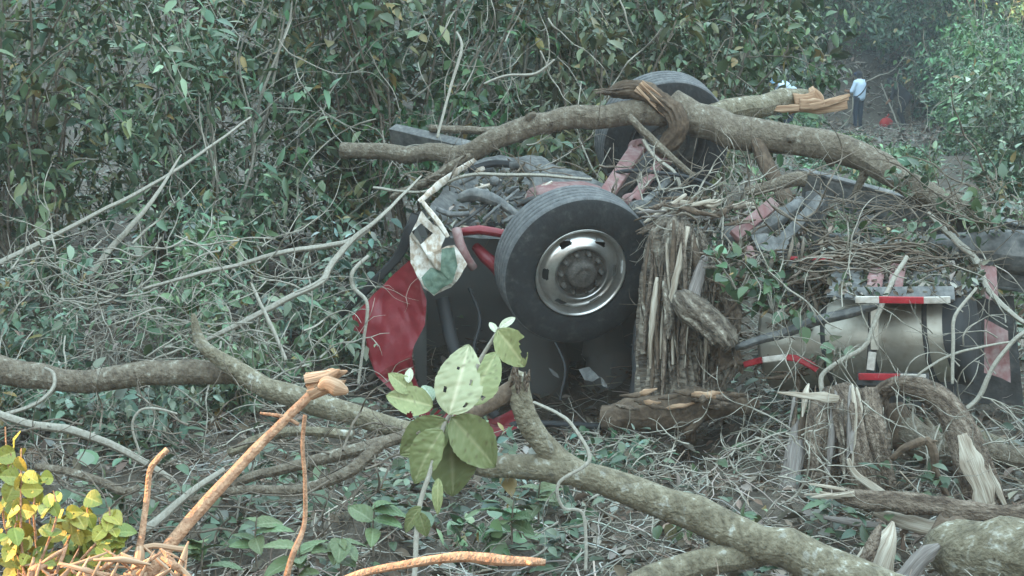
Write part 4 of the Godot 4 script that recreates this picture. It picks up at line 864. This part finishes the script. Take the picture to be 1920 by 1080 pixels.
func truck() -> void:
	var t := thing("truck_wreck", "overturned red truck lying wheels up under fallen trees", "truck", at(1080, 790, 10.0))
	var mb: MB
	var wn := at(1078, 497, 10.0)
	wheel(t, "front_wheel", wn, Vector3(.27, -.23, .93).normalized(), true)
	var wf := at(1242, 260, 11.9)
	wheel(t, "front_wheel", wf, Vector3(.22, -.28, .93).normalized(), false)
	mb = MB.new(); tube(mb, [wn - Vector3(0, 0, .1), wn.lerp(wf, .3) + Vector3(0, .06, 0), wn.lerp(wf, .7) + Vector3(0, .06, 0), wf], [.07, .055, .055, .07], 10, .06); part("front_axle", mb, "dark_metal", t)
	# cab
	mb = MB.new(); sheet(mb, [[768, 488, 10.05], [785, 520, 10.0], [800, 566, 9.98], [797, 612, 9.98], [776, 652, 10.0], [772, 668, 10.0], [778, 700, 10.0], [760, 722, 10.1], [735, 735, 10.1], [705, 700, 10.15], [688, 660, 10.2], [686, 628, 10.2], [654, 622, 10.3], [660, 595, 10.3], [702, 552, 10.25], [722, 532, 10.2]], .006, .055, 3.4, 4); part("door_panel", mb, "red_paint", t)
	mb = MB.new(); sheet(mb, [[735, 735, 10.2], [775, 700, 10.1], [800, 760, 10.2], [900, 790, 10.2], [960, 770, 10.2], [985, 800, 10.2], [900, 830, 10.1], [780, 800, 10.2]], .006, .08, 3.0, 3); part("roof_panel", mb, "red_paint", t)
	mb = MB.new(); strip(mb, [[640, 590, 10.5, 14], [700, 530, 10.3, 16], [748, 478, 10.2, 18], [768, 430, 10.1, 20], [778, 400, 10.1, 14]], .03, .1); part("window_seal", mb, "rubber", t)
	mb = MB.new(); sheet(mb, [[790, 392, 10.0], [812, 420, 9.95], [838, 442, 9.9], [826, 470, 9.86], [800, 480, 9.86], [789, 462, 9.9], [812, 440, 9.92], [790, 418, 9.95], [772, 432, 9.98], [789, 462, 9.9], [800, 480, 9.86], [832, 466, 9.84], [852, 462, 9.88], [876, 496, 9.9], [862, 518, 9.88], [846, 540, 9.88], [814, 556, 9.9], [794, 540, 9.9], [770, 494, 9.95], [768, 440, 10.0]], .005, .06, 6.0, 3)
	part("bumper_piece", mb, "white_metal", t)
	mb = MB.new(); sheet(mb, [[828, 468, 9.82], [852, 464, 9.82], [858, 500, 9.82], [848, 530, 9.83], [814, 554, 9.85], [796, 536, 9.86], [790, 520, 9.87], [808, 502, 9.85], [826, 508, 9.82]], .004, .05, 6.0, 3); part("torn_film", mb, "green_film", t)
	mb = MB.new(); ptube(mb, [[792, 378, 9.95, 8], [808, 400, 9.92, 11], [826, 424, 9.88, 11], [840, 444, 9.86, 8]], 7, .1); part("bent_edge", mb, "white_metal", t)
	mb = MB.new(); strip(mb, [[786, 378, 10.0, 7], [820, 350, 10.3, 15, .5], [858, 322, 10.7, 13, .7], [905, 290, 11.2, 6]], .008, .15, .1); part("bent_edge", mb, "white_metal", t)
	mb = MB.new(); sheet(mb, [[800, 395, 10.15], [850, 335, 10.8], [905, 300, 11.4], [1015, 298, 11.7], [1140, 350, 11.3], [1100, 400, 10.7], [960, 440, 10.35], [850, 440, 10.15]], .01, .14, 3.0, 4); part("engine_bay", mb, "dusty_metal", t)
	mb = MB.new(); sheet(mb, [[770, 400, 11.9], [860, 370, 12.0], [1000, 366, 12.0], [1290, 370, 12.0], [1290, 790, 11.9], [1060, 790, 11.9], [840, 790, 11.9], [770, 640, 11.9]], .02, .16, 2.0, 4); part("cab_interior", mb, "interior", t)
	rng.seed = 77
	mb = MB.new(); sheet(mb, [[845, 446, 10.0], [960, 452, 10.1], [1100, 455, 10.15], [1270, 455, 9.95], [1300, 372, 12.0], [1100, 352, 12.1], [960, 342, 12.1], [820, 372, 12.0]], .02, .06, 3.0, 3); part("added_floor_pan", mb, "dusty_metal", t)  # sheet added over the hollow to shade the cab inside
	mb = MB.new(); sheet(mb, [[800, 470, 10.05], [770, 400, 11.9], [770, 780, 11.9], [800, 760, 10.1]], .02, .06, 3.0, 3); part("added_side_wall", mb, "interior", t)  # wall added to enclose the hollow and keep sky light out
	mb = MB.new(); sheet(mb, [[1225, 452, 9.95], [1300, 372, 12.0], [1300, 800, 11.8], [1215, 800, 9.9]], .02, .08, 3.0, 3); part("added_back_wall", mb, "interior", t)  # closing wall added so the cab hollow stays dark
	for e in [["seat_back", [[1000, 600, 11.6, 90], [1010, 670, 11.55, 110], [1015, 750, 11.5, 110]]], ["seat_back", [[1130, 610, 11.6, 70], [1140, 680, 11.6, 90], [1150, 750, 11.6, 90]]], ["door_pillar", [[830, 560, 10.2, 26], [850, 640, 10.15, 24], [880, 720, 10.15, 22], [930, 780, 10.15, 20]]], ["door_pillar", [[1200, 600, 10.0, 20], [1195, 700, 9.95, 22], [1180, 780, 9.95, 24]]], ["roof_edge", [[820, 770, 10.3, 12], [920, 792, 10.25, 14], [1040, 796, 10.2, 12], [1200, 800, 10.15, 14]]], ["cable", [[880, 540, 10.15, 7], [900, 600, 10.1, 7], [890, 660, 10.1, 6], [920, 720, 10.1, 6]]], ["cable", [[1040, 640, 10.1, 5], [1060, 690, 10.05, 5], [1050, 750, 10.05, 5]]]]:
		mb = MB.new(); ptube(mb, e[1], 14, .16); part(e[0], mb, "rubber" if e[0] != "seat_back" else "interior", t)
	for k in 34:      # small brackets, rods and fittings under the engine
		var x := rr(815, 1010); var y := rr(318, 425); var d := lerpf(11.2, 10.15, (y - 318) / 107.0); var a := rr(-.9, .4); var l := rr(18, 60)
		mb = MB.new()
		if k % 3 == 0: beam(mb, at(x, y, d), at(x + cos(a) * l * .6, y + sin(a) * l * .6, d - .03), rr(.03, .07), rr(.02, .05), rr(-1, 1))
		else: ptube(mb, [[x, y, d, rr(4, 12)], [x + cos(a) * l * .5, y + sin(a) * l * .5 + rr(-6, 6), d - .04, rr(5, 13)], [x + cos(a) * l, y + sin(a) * l, d - .02, rr(4, 10)]], 7, .1)
		part("fitting", mb, ["dusty_metal", "dark_metal", "white_metal", "dusty_metal"][k % 4], t)
	for e in [[[1028, 690, 9.98], [1044, 700, 9.97], [1050, 710, 9.97], [1036, 704, 9.98]], [[1085, 692, 9.93], [1104, 688, 9.92], [1124, 708, 9.9], [1112, 716, 9.9], [1096, 712, 9.92]], [[1126, 706, 9.9], [1136, 716, 9.9], [1140, 728, 9.9], [1128, 722, 9.9]]]:
		mb = MB.new(); sheet(mb, e, .004, .02, 14.0, 2); part("lit_gap_scrap", mb, "dusty_metal", t)  # pale pieces added in place of gaps onto lit greenery behind
	# pipes and linkages of the upturned engine bay
	for e in [["pipe", "dusty_metal", [[864, 372, 10.35, 20], [890, 364, 10.3, 26], [920, 372, 10.25, 24], [945, 385, 10.22, 18], [978, 412, 10.2, 16]]], ["pipe", "dusty_metal", [[912, 356, 10.3, 8], [916, 366, 10.28, 10], [922, 376, 10.27, 10]]], ["cap", "dusty_metal", [[918, 342, 10.35, 10], [928, 340, 10.35, 22], [936, 338, 10.35, 10]]], ["cross_member", "red_paint", [[862, 436, 10.05, 16], [900, 431, 10.0, 18], [952, 440, 10.0, 16]]], ["suspension_arm", "red_dusty", [[856, 430, 9.98, 20], [862, 455, 9.95, 18], [874, 482, 9.95, 18], [888, 502, 10.0, 16]]], ["suspension_arm", "red_paint", [[892, 462, 10.15, 18], [910, 482, 10.1, 24], [930, 500, 10.1, 26], [950, 530, 10.15, 22]]], ["rod", "dark_metal", [[850, 428, 10.1, 7], [890, 400, 10.2, 7], [938, 362, 10.4, 7]]], ["rod", "dusty_metal", [[906, 412, 10.15, 6], [938, 384, 10.2, 6], [972, 356, 10.4, 6]]], ["rod", "dusty_metal", [[820, 392, 10.2, 10], [844, 402, 10.15, 12], [880, 400, 10.15, 9]]], ["rod", "dark_metal", [[930, 420, 10.2, 10], [980, 400, 10.4, 10], [1020, 370, 10.6, 9]]], ["torque_rod", "red_dusty", [[1196, 276, 11.2, 24], [1170, 318, 10.8, 30], [1148, 356, 10.5, 34], [1130, 376, 10.4, 30]]], ["torque_rod", "red_dusty", [[1244, 298, 11.1, 14], [1215, 336, 10.7, 18], [1184, 378, 10.3, 17]]], ["torque_rod", "dusty_metal", [[1256, 338, 10.8, 12], [1226, 362, 10.5, 14], [1196, 392, 10.2, 13]]], ["hose", "rubber", [[880, 318, 11.0, 12], [930, 306, 11.1, 14], [985, 316, 11.0, 14], [1010, 345, 10.8, 12]]], ["hose", "rubber", [[1140, 330, 10.8, 8], [1180, 320, 10.7, 8], [1280, 330, 10.6, 7], [1340, 350, 10.5, 7]]]]:
		mb = MB.new()
		if e[0] == "torque_rod":
			var q: Array = e[2]; var l: Array = q[-1]
			beam(mb, at(q[0][0], q[0][1], q[0][2]), at(l[0], l[1], l[2]), l[3] * l[2] / F, .05, .35, .008)
			for w in [q[0], l]: lathe(mb, at(w[0], w[1], w[2]), Vector3(.3, .2, .9), [[-.05, .02], [-.05, .06], [.05, .06], [.05, .02]], 16)
		else: ptube(mb, e[2], 12, 0.0)
		part(e[0], mb, e[1], t)
	mb = MB.new(); strip(mb, [[956, 314, 10.9, 16, .5], [980, 312, 10.85, 22, .4], [1000, 330, 10.8, 26, .2], [1006, 350, 10.75, 20, 0]], .012, .1, .3); part("mudguard_edge", mb, "dusty_metal", t)
	var om := MB.new()
	for lat in 13:
		for lon in 25:
			var a := PI * lat / 12; var b := TAU * (lon % 24) / 24
			var sx := signf(cos(b)) * pow(absf(cos(b)), .6) * pow(sin(a), .6); var sz := signf(sin(b)) * pow(absf(sin(b)), .6) * pow(sin(a), .6); var sy := signf(cos(a)) * pow(absf(cos(a)), .6)
			var p := at(1062, 385, 10.75) + Vector3(sx * .3, sy * .16, sz * .22)
			om.add(p + rand_dir() * 0.0 + Vector3.UP * .02 * nz.get_noise_3dv(p * 40.0))
	for lat in 12:
		for lon in 24:
			var a := lat * 25 + lon
			om.quad(a, a + 1, a + 26, a + 25)
	part("oil_pan", om, "red_dusty", t)
	mb = MB.new(); beam(mb, at(738, 250, 11.9), at(884, 284, 11.5), .13, .1, .6); part("bumper_beam", mb, "dusty_metal", t)
	mb = MB.new(); beam(mb, at(800, 428, 10.25), at(960, 424, 10.4), .07, .1, .5); part("cross_member", mb, "dark_metal", t)
	# frame
	for e in [[[1505, 345, 11.0], [1715, 402, 10.4]], [[1715, 402, 10.4], [1960, 462, 9.7]], [[1230, 455, 10.5], [1560, 470, 10.1]], [[1560, 470, 10.1], [1960, 520, 9.4]]]:
		var a := at(e[0][0], e[0][1], e[0][2]); var b := at(e[1][0], e[1][1], e[1][2]); var dir := (b - a).normalized()
		mb = MB.new(); box(mb, (a + b) * .5, (b - a) * .5, Vector3.UP * .1, dir.cross(Vector3.UP).normalized() * .012)
		box(mb, (a + b) * .5 + Vector3(0, .1, -.035), (b - a) * .5, Vector3.UP * .01, dir.cross(Vector3.UP).normalized() * .05); box(mb, (a + b) * .5 + Vector3(0, -.1, -.035), (b - a) * .5, Vector3.UP * .01, dir.cross(Vector3.UP).normalized() * .05)
		part("frame_rail", mb, "dusty_metal", t)
	for e in [[1250, 400, 10.9], [1620, 430, 10.3], [1840, 480, 9.8]]:
		var a := at(e[0], e[1], e[2]); mb = MB.new(); box(mb, a, Vector3(.12, .03, -.45), Vector3(.0, .07, .01), Vector3(.05, 0, .014)); part("cross_member", mb, "dark_metal", t)
	mb = MB.new(); beam(mb, at(1532, 366, 9.9), at(1522, 478, 9.7), .125, .12, .3); part("upright_beam", mb, "dark_metal", t)
	mb = MB.new(); beam(mb, at(1540, 372, 9.75), at(1448, 470, 9.5), .07, .03, .2); part("strut", mb, "dusty_metal", t)
	mb = MB.new(); beam(mb, at(1452, 380, 9.7), at(1376, 444, 9.5), .08, .05, .2); part("bracket_arm", mb, "red_dusty", t)
	mb = MB.new(); strip(mb, [[1404, 462, 9.4, 14], [1406, 482, 9.36, 22], [1398, 496, 9.36, 18]], .02, .05, .3); part("bracket", mb, "red_dusty", t)
	mb = MB.new(); sheet(mb, [[1408, 440, 9.5], [1440, 438, 9.5], [1480, 455, 9.45], [1468, 478, 9.4], [1420, 468, 9.4]], .01, .04, 6.0, 2); part("plate", mb, "dusty_metal", t)
	mb = MB.new(); ptube(mb, [[1360, 446, 9.6, 40], [1390, 436, 9.6, 46], [1430, 424, 9.7, 40], [1470, 402, 9.8, 30], [1500, 380, 9.9, 26]], 12, .12); part("shock_absorber", mb, "dusty_metal", t)
	mb = MB.new(); ptube(mb, [[1540, 486, 9.9, 50], [1640, 478, 9.8, 56], [1760, 470, 9.7, 64], [1960, 478, 9.4, 90]], 16, .05); part("air_tank", mb, "dusty_metal", t)
	mb = MB.new(); sheet(mb, [[1440, 490, 9.35], [1560, 484, 9.25], [1580, 560, 9.2], [1520, 590, 9.25], [1440, 570, 9.35]], .02, .06, 3.0, 3); part("battery_box", mb, "dusty_metal", t)
	mb = MB.new(); sheet(mb, [[1560, 500, 9.3], [1700, 492, 9.3], [1800, 500, 9.25], [1850, 520, 9.1], [1800, 556, 8.72], [1640, 552, 8.72], [1600, 548, 8.8]], .02, .06, 4.0, 4); part("step_cover", mb, "dusty_metal", t)
	mb = MB.new(); beam(mb, at(1480, 484, 9.3), at(1560, 486, 9.2), .022, .02); part("red_strip", mb, "tape_red", t)
	for e in [[1640, 495, 548], [1680, 490, 545], [1568, 500, 556], [1600, 502, 560]]:
		mb = MB.new(); strip(mb, [[e[0] + 6, e[1], 9.15, 26], [e[0] + 2, lerpf(e[1], e[2], .5), 8.9, 27], [e[0] - 4, e[2], 8.74, 27]], .012, .1, .1); part("band", mb, "red_dusty" if e[0] > 1620 else "dusty_metal", t)
	# fuel tank
	var ta := at(1440, 650, 9.5); var tb := at(1808, 622, 8.95); var ax := (tb - ta).normalized(); var L := ta.distance_to(tb)
	var tank := Node3D.new(); tank.name = "fuel_tank"; t.add_child(tank, true); tank.position = (ta + tb) * .5 - t.position
	mb = MB.new(); lathe(mb, ta, ax, [[0, .001], [0, .2], [.02, .255], [.05, .275], [L * .25, .28], [L * .5, .28], [L * .75, .28], [L - .05, .28], [L - .03, .27], [L - .03, .001]], 64, .015); part("shell", mb, "tank_steel", tank)
	mb = MB.new(); lathe(mb, ta, ax, [[L - .06, .29], [L, .3], [L + .03, .29], [L + .05, .24], [L + .06, .001]], 48, .03); part("end_cap", mb, "rubber", tank)
	for f in [.36, .6, .86]:
		mb = MB.new(); lathe(mb, ta + ax * L * f, ax, [[-.014, .279], [-.014, .289], [.014, .289], [.014, .279]], 64, .0); part("strap", mb, "dark_metal", tank)
	var tp := [["tape_white", 1604, 562, 1648, 562], ["tape_red", 1648, 562, 1732, 563], ["tape_white", 1732, 563, 1782, 562], ["tape_red", 1610, 706, 1688, 707], ["tape_white", 1688, 707, 1736, 708]]
	for e in tp:
		var d: float = 8.58 if e[2] < 600 else 8.66
		mb = MB.new(); beam(mb, at(e[1], e[2], d), at(e[3], e[4], d - (e[3] - e[1]) * .0009), .037, .02, .2, .002); part("reflector_strip", mb, e[0], t)
	mb = MB.new(); beam(mb, at(1600, 553, 8.76), at(1790, 551, 8.64), .03, .1, .9); part("step_edge", mb, "dusty_metal", t)
	mb = MB.new(); beam(mb, at(1606, 712, 8.78), at(1742, 714, 8.66), .03, .1, .9); part("step_edge", mb, "dark_metal", t)
	mb = MB.new(); beam(mb, at(1640, 566, 8.72), at(1632, 712, 8.72), .05, .03, .3); part("step_bracket", mb, "dark_metal", t)
	mb = MB.new(); beam(mb, at(1636, 660, 8.68), at(1632, 694, 8.68), .042, .02, .3, .002); part("reflector_strip", mb, "tape_white", t)
	mb = MB.new(); beam(mb, at(1640, 570, 8.7), at(1640, 656, 8.69), .045, .012, .3, .002); part("bracket_plate", mb, "tank_steel", t)
	for e in [["tape_red", [[1395, 684, 9.1, 11], [1420, 677, 9.05, 12], [1430, 675, 9.0, 12]]], ["tape_white", [[1430, 675, 9.0, 12], [1455, 672, 8.96, 12], [1474, 670, 8.95, 12]]], ["tape_red", [[1474, 670, 8.95, 12], [1496, 673, 8.9, 13], [1518, 683, 8.85, 14], [1532, 693, 8.85, 12]]]]:
		mb = MB.new(); strip(mb, e[1], .012); part("reflector_strip", mb, e[0], t)
	mb = MB.new(); ptube(mb, [[1380, 650, 9.0, 14], [1460, 628, 8.9, 18], [1560, 594, 8.78, 20], [1650, 572, 8.7, 16]], 10, .1); part("exhaust_pipe", mb, "dusty_metal", t)
	mb = MB.new(); sheet(mb, [[1846, 600, 9.0], [1890, 620, 9.0], [1895, 720, 9.0], [1845, 700, 9.0]], .01, .05, 4.0, 3); part("rear_panel", mb, "red_dusty", t)
	mb = MB.new(); sheet(mb, [[1838, 500, 9.15], [1868, 505, 9.15], [1872, 570, 9.1], [1848, 560, 9.1]], .01, .05, 6.0, 3); part("bracket", mb, "red_dusty", t)
	mb = MB.new(); sheet(mb, [[1500, 600, 9.9], [1900, 560, 9.6], [1920, 760, 9.5], [1500, 760, 9.8]], .02, .1, 3.0, 3); part("underside", mb, "dark_metal", t)

# ---------------------------------------------------------------- people
# bones: [from, to, radius from, radius to, colour]; one continuous surface
func body(bones: Array, cell: float) -> MB:
	var lo := Vector3.INF; var hi := -Vector3.INF
	for b in bones:
		for k in 2:
			var r: float = b[2 + k] + cell * 3
			lo = lo.min(b[k] - Vector3.ONE * r); hi = hi.max(b[k] + Vector3.ONE * r)
	var D := Vector3i(((hi - lo) / cell).ceil()) + Vector3i.ONE
	var fld := PackedFloat32Array(); fld.resize(D.x * D.y * D.z); fld.fill(1.0)
	for b in bones:
		var a: Vector3 = b[0]; var e: Vector3 = b[1] - b[0]; var ee := maxf(e.length_squared(), 1e-8); var rm: float = maxf(b[2], b[3]) + cell * 3.0
		var c0 := Vector3i(((a.min(b[1]) - Vector3.ONE * rm - lo) / cell).floor()).clamp(Vector3i.ZERO, D - Vector3i.ONE)
		var c1 := Vector3i(((a.max(b[1]) + Vector3.ONE * rm - lo) / cell).ceil()).clamp(Vector3i.ZERO, D - Vector3i.ONE)
		for z in range(c0.z, c1.z + 1):
			for y in range(c0.y, c1.y + 1):
				for x in range(c0.x, c1.x + 1):
					var p := lo + Vector3(x, y, z) * cell; var t := clampf((p - a).dot(e) / ee, 0, 1)
					var d := (p - a - e * t).length() - lerpf(b[2], b[3], t); var id := (z * D.y + y) * D.x + x
					var f := fld[id]; var h := clampf(.5 + .5 * (d - f) / .025, 0, 1)
					fld[id] = lerpf(d, f, h) - .025 * h * (1 - h)
	var mb := MB.new(); var vid := {}
	for z in D.z - 1:
		for y in D.y - 1:
			for x in D.x - 1:
				var s := Vector3.ZERO; var n := 0; var id := (z * D.y + y) * D.x + x
				var f := [fld[id], fld[id + 1], fld[id + D.x], fld[id + D.x + 1], fld[id + D.x * D.y], fld[id + D.x * D.y + 1], fld[id + D.x * D.y + D.x], fld[id + D.x * D.y + D.x + 1]]
				var neg := 0
				for v in f: neg += 1 if v < 0 else 0
				if neg == 0 or neg == 8: continue
				for q in [[0, 1], [2, 3], [4, 5], [6, 7], [0, 2], [1, 3], [4, 6], [5, 7], [0, 4], [1, 5], [2, 6], [3, 7]]:
					if (f[q[0]] < 0) != (f[q[1]] < 0):
						var t: float = f[q[0]] / (f[q[0]] - f[q[1]])
						s += Vector3(q[0] & 1, (q[0] >> 1) & 1, q[0] >> 2).lerp(Vector3(q[1] & 1, (q[1] >> 1) & 1, q[1] >> 2), t); n += 1
				var p := lo + (Vector3(x, y, z) + s / n) * cell
				var best := 9.0
				for b in bones:
					var e: Vector3 = b[1] - b[0]; var t := clampf((p - b[0]).dot(e) / maxf(e.length_squared(), 1e-8), 0, 1)
					var d: float = (p - b[0] - e * t).length() - lerpf(b[2], b[3], t)
					if d < best: best = d; mb.col = b[4]
				vid[id] = mb.add(p)
	var sx := 1; var sy := D.x; var sz := D.x * D.y
	for z in range(1, D.z - 1):
		for y in range(1, D.y - 1):
			for x in range(1, D.x - 1):
				var id := z * sz + y * sy + x; var a := fld[id] < 0
				for q in [[sx, sy, sz], [sy, sz, sx], [sz, sx, sy]]:
					if a == (fld[id + q[0]] < 0): continue
					var i0: int = vid[id]; var i1: int = vid[id - q[1]]; var i2: int = vid[id - q[1] - q[2]]; var i3: int = vid[id - q[2]]
					if a: mb.quad(i0, i1, i2, i3)
					else: mb.quad(i0, i3, i2, i1)
	return mb

func people() -> void:
	var shirt := Color(.52, .64, .78); var navy := Color(.018, .024, .045); var skin := Color(.26, .14, .085); var black := Color(.025, .027, .032)
	# standing, back to us, arms forward to the left
	var o := at(1608, 243, 45.0); var R := Vector3(.8, 0, -.6); var Fw := Vector3(-.6, 0, -.8); var U := Vector3.UP
	var j := func(r: float, u: float, f: float) -> Vector3: return o + R * r + U * u + Fw * f
	var b := []
	for s in [-1.0, 1.0]:
		b.append([j.call(.09 * s, .92, 0), j.call(.11 * s, .5, .02), .095, .07, navy]); b.append([j.call(.11 * s, .5, .02), j.call(.11 * s, .09, 0), .07, .052, navy])
		b.append([j.call(.11 * s, .05, -.02), j.call(.13 * s, .035, .16), .045, .04, black])
		b.append([j.call(.19 * s, 1.4, 0), j.call(.27 * s, 1.14, .06), .065, .055, shirt]); b.append([j.call(.27 * s, 1.14, .06), j.call(.2 * s, 1.12, .28), .052, .042, skin if s < 0 else shirt])
		b.append([j.call(.2 * s, 1.12, .28), j.call(.17 * s, 1.14, .4), .036, .03, skin])
	b.append([j.call(-.08, .93, 0), j.call(.08, .93, 0), .125, .125, navy]); b.append([j.call(0, 1.0, 0), j.call(0, 1.3, 0), .18, .195, shirt]); b.append([j.call(-.15, 1.38, 0), j.call(.15, 1.38, 0), .09, .09, shirt])
	b.append([j.call(0, 1.42, 0), j.call(0, 1.54, .02), .06, .055, skin]); b.append([j.call(0, 1.58, .03), j.call(0, 1.63, .03), .088, .095, black])
	var p := thing("person", "person in a light blue shirt, navy cap and dark trousers standing by the soil bank", "person", o)
	part("body", body(b, .022), "cloth", p)
	var mb := MB.new(); mb.col = Color(.03, .042, .09); lathe(mb, j.call(0, 1.63, .03), U, [[-.01, .108], [.03, .107], [.07, .085], [.1, .04], [.105, .001]], 20)
	tube(mb, [j.call(0, 1.63, .1), j.call(0, 1.62, .2)], [.07, .05], 10, 0, true); part("cap", mb, "cloth", p)
	mb = MB.new(); mb.col = black; tube(mb, [j.call(.17, 1.45, -.06), j.call(.05, 1.28, -.19), j.call(-.1, 1.1, -.18), j.call(-.18, .98, -.06)], [.017, .017, .017, .017], 6); part("bag_strap", mb, "cloth", p)
	# bending behind the log, pale blue back and cap
	o = Vector3(at(1474, 190, 40.0).x, lift(at(1474, 190, 40.0).x, 39.5), -39.5); R = Vector3(0, 0, -1); Fw = Vector3(-1, 0, .2); b = []
	j = func(r: float, u: float, f: float) -> Vector3: return o + R * r + U * u + Fw * f
	var dy := at(1474, 143, 40.0).y - (o.y + 1.32)
	for s in [-1.0, 1.0]:
		b.append([j.call(.1 * s, .86 + dy, -.12), j.call(.12 * s, .46 + dy * .5, .06), .1, .075, navy]); b.append([j.call(.12 * s, .46 + dy * .5, .06), j.call(.12 * s, .08, -.08), .072, .055, navy])
		b.append([j.call(.12 * s, .05, -.1), j.call(.13 * s, .04, .1), .045, .04, black])
		b.append([j.call(.19 * s, 1.12 + dy, .3), j.call(.24 * s, .84 + dy, .36), .065, .052, shirt]); b.append([j.call(.24 * s, .84 + dy, .36), j.call(.16 * s, .66 + dy, .52), .05, .036, skin])
	b.append([j.call(0, .92 + dy, -.1), j.call(0, 1.1 + dy, .22), .155, .18, shirt]); b.append([j.call(-.14, 1.12 + dy, .27), j.call(.14, 1.12 + dy, .27), .1, .1, shirt])
	b.append([j.call(0, 1.16 + dy, .34), j.call(0, 1.2 + dy, .42), .06, .06, skin]); b.append([j.call(0, 1.22 + dy, .46), j.call(0, 1.2 + dy, .5), .095, .085, skin])
	p = thing("person", "person in pale blue shirt and cap bending down behind the snapped log", "person", o)
	part("body", body(b, .024), "cloth", p)
	mb = MB.new(); mb.col = Color(.22, .42, .62); lathe(mb, j.call(0, 1.23 + dy, .46), Vector3(-.25, .95, 0).normalized(), [[-.02, .115], [.03, .112], [.08, .09], [.11, .045], [.115, .001]], 20); part("cap", mb, "cloth", p)
	# dark clothes, stooping on the bank
	o = at(1692, 238, 46.0); R = Vector3(.3, 0, -.95); Fw = Vector3(-.95, 0, -.3); b = []
	j = func(r: float, u: float, f: float) -> Vector3: return o + R * r + U * u + Fw * f
	for s in [-1.0, 1.0]:
		b.append([j.call(.1 * s, .82, -.1), j.call(.12 * s, .44, .1), .1, .075, black]); b.append([j.call(.12 * s, .44, .1), j.call(.12 * s, .08, -.05), .072, .055, black]); b.append([j.call(.12 * s, .05, -.06), j.call(.13 * s, .04, .13), .045, .04, black])
		b.append([j.call(.18 * s, 1.14, .28), j.call(.22 * s, .86, .36), .065, .052, black]); b.append([j.call(.22 * s, .86, .36), j.call(.15 * s, .7, .5), .05, .036, skin])
	b.append([j.call(0, .88, -.08), j.call(0, 1.12, .2), .16, .18, black]); b.append([j.call(-.14, 1.14, .24), j.call(.14, 1.14, .24), .1, .1, black]); b.append([j.call(0, 1.2, .3), j.call(0, 1.27, .38), .06, .06, skin]); b.append([j.call(0, 1.32, .42), j.call(0, 1.38, .44), .09, .095, black])
	p = thing("person", "person in black clothes stooping on the bank beside the leaning pole", "person", o)
	part("body", body(b, .024), "cloth", p)
	mb = MB.new(); mb.col = black; lathe(mb, j.call(0, 1.4, .43), U, [[-.01, .105], [.05, .1], [.09, .06], [.1, .001]], 16); part("hair", mb, "cloth", p)
	# red bundle and pole
	o = at(1660, 240, 45.5); p = thing("red_bundle", "small rounded red bundle lying right of the person in light blue", "bundle", o)
	mb = MB.new(); mb.col = Color(.36, .03, .03)
	lathe(mb, o + Vector3(0, -.02, 0), Vector3(.15, 1, 0).normalized(), [[0, .001], [.01, .12], [.06, .18], [.16, .2], [.26, .16], [.33, .08], [.35, .03]], 20, .05); part("sack", mb, "cloth", p)
	mb = MB.new(); mb.col = Color(.3, .03, .03); tube(mb, [o + Vector3(.04, .32, 0), o + Vector3(.06, .38, .01), o + Vector3(.09, .41, .02)], [.03, .022, .04], 8); part("knot", mb, "cloth", p)
	branch("leaning_pole", "long pale pole leaning on the soil bank beside the red bundle", "pole", "twig_grey", [[1694, 260, 45.0, 3.4], [1672, 205, 45.6, 3.2], [1652, 156, 46.4, 2.6]], 6, .08)

# ---------------------------------------------------------------- scene
func _ready() -> void:
	var cam := Camera3D.new(); cam.name = "camera"; add_child(cam)
	cam.fov = rad_to_deg(2.0 * atan(540.0 / F)); cam.far = 900.0; cam.near = .05
	cam.position = EYE; cam.rotation = Vector3(-PITCH, 0, 0); cam.current = true
	var env := Environment.new(); env.background_mode = Environment.BG_SKY
	var sky := Sky.new(); var sm := ProceduralSkyMaterial.new()
	sm.sky_top_color = Color(.65, .75, .8); sm.sky_horizon_color = Color(.8, .85, .86); sm.ground_horizon_color = Color(.5, .5, .48); sm.ground_bottom_color = Color(.2, .2, .18); sm.sky_curve = .2
	sky.sky_material = sm; env.sky = sky; env.background_energy_multiplier = 1.55
	env.tonemap_mode = Environment.TONE_MAPPER_LINEAR; env.tonemap_exposure = 3.8
	env.sdfgi_enabled = true; env.ssao_enabled = true; env.ssil_enabled = true
	env.fog_enabled = true; env.fog_density = .0018; env.fog_light_color = Color(.84, .88, .89)
	var we := WorldEnvironment.new(); we.name = "environment"; we.environment = env; add_child(we)
	var sun := DirectionalLight3D.new(); sun.name = "sun"; add_child(sun)
	sun.light_energy = 1.55; sun.light_color = Color(1, .78, .55); sun.light_angular_distance = .5; sun.shadow_enabled = true
	sun.look_at_from_position(Vector3.ZERO, Vector3(.93, -.34, .02), Vector3.UP)

	rng.seed = 4; nz.seed = 9; nz.frequency = .1; nz.fractal_octaves = 3
	materials(); ground()
	truck(); fallen_wood()
	rng.seed = 12; thicket()
	rng.seed = 13; sapling()
	rng.seed = 14; sunlit()
	people()
	rng.seed = 15; litter(); undergrowth(); debris()
	print("nodes ", get_child_count())
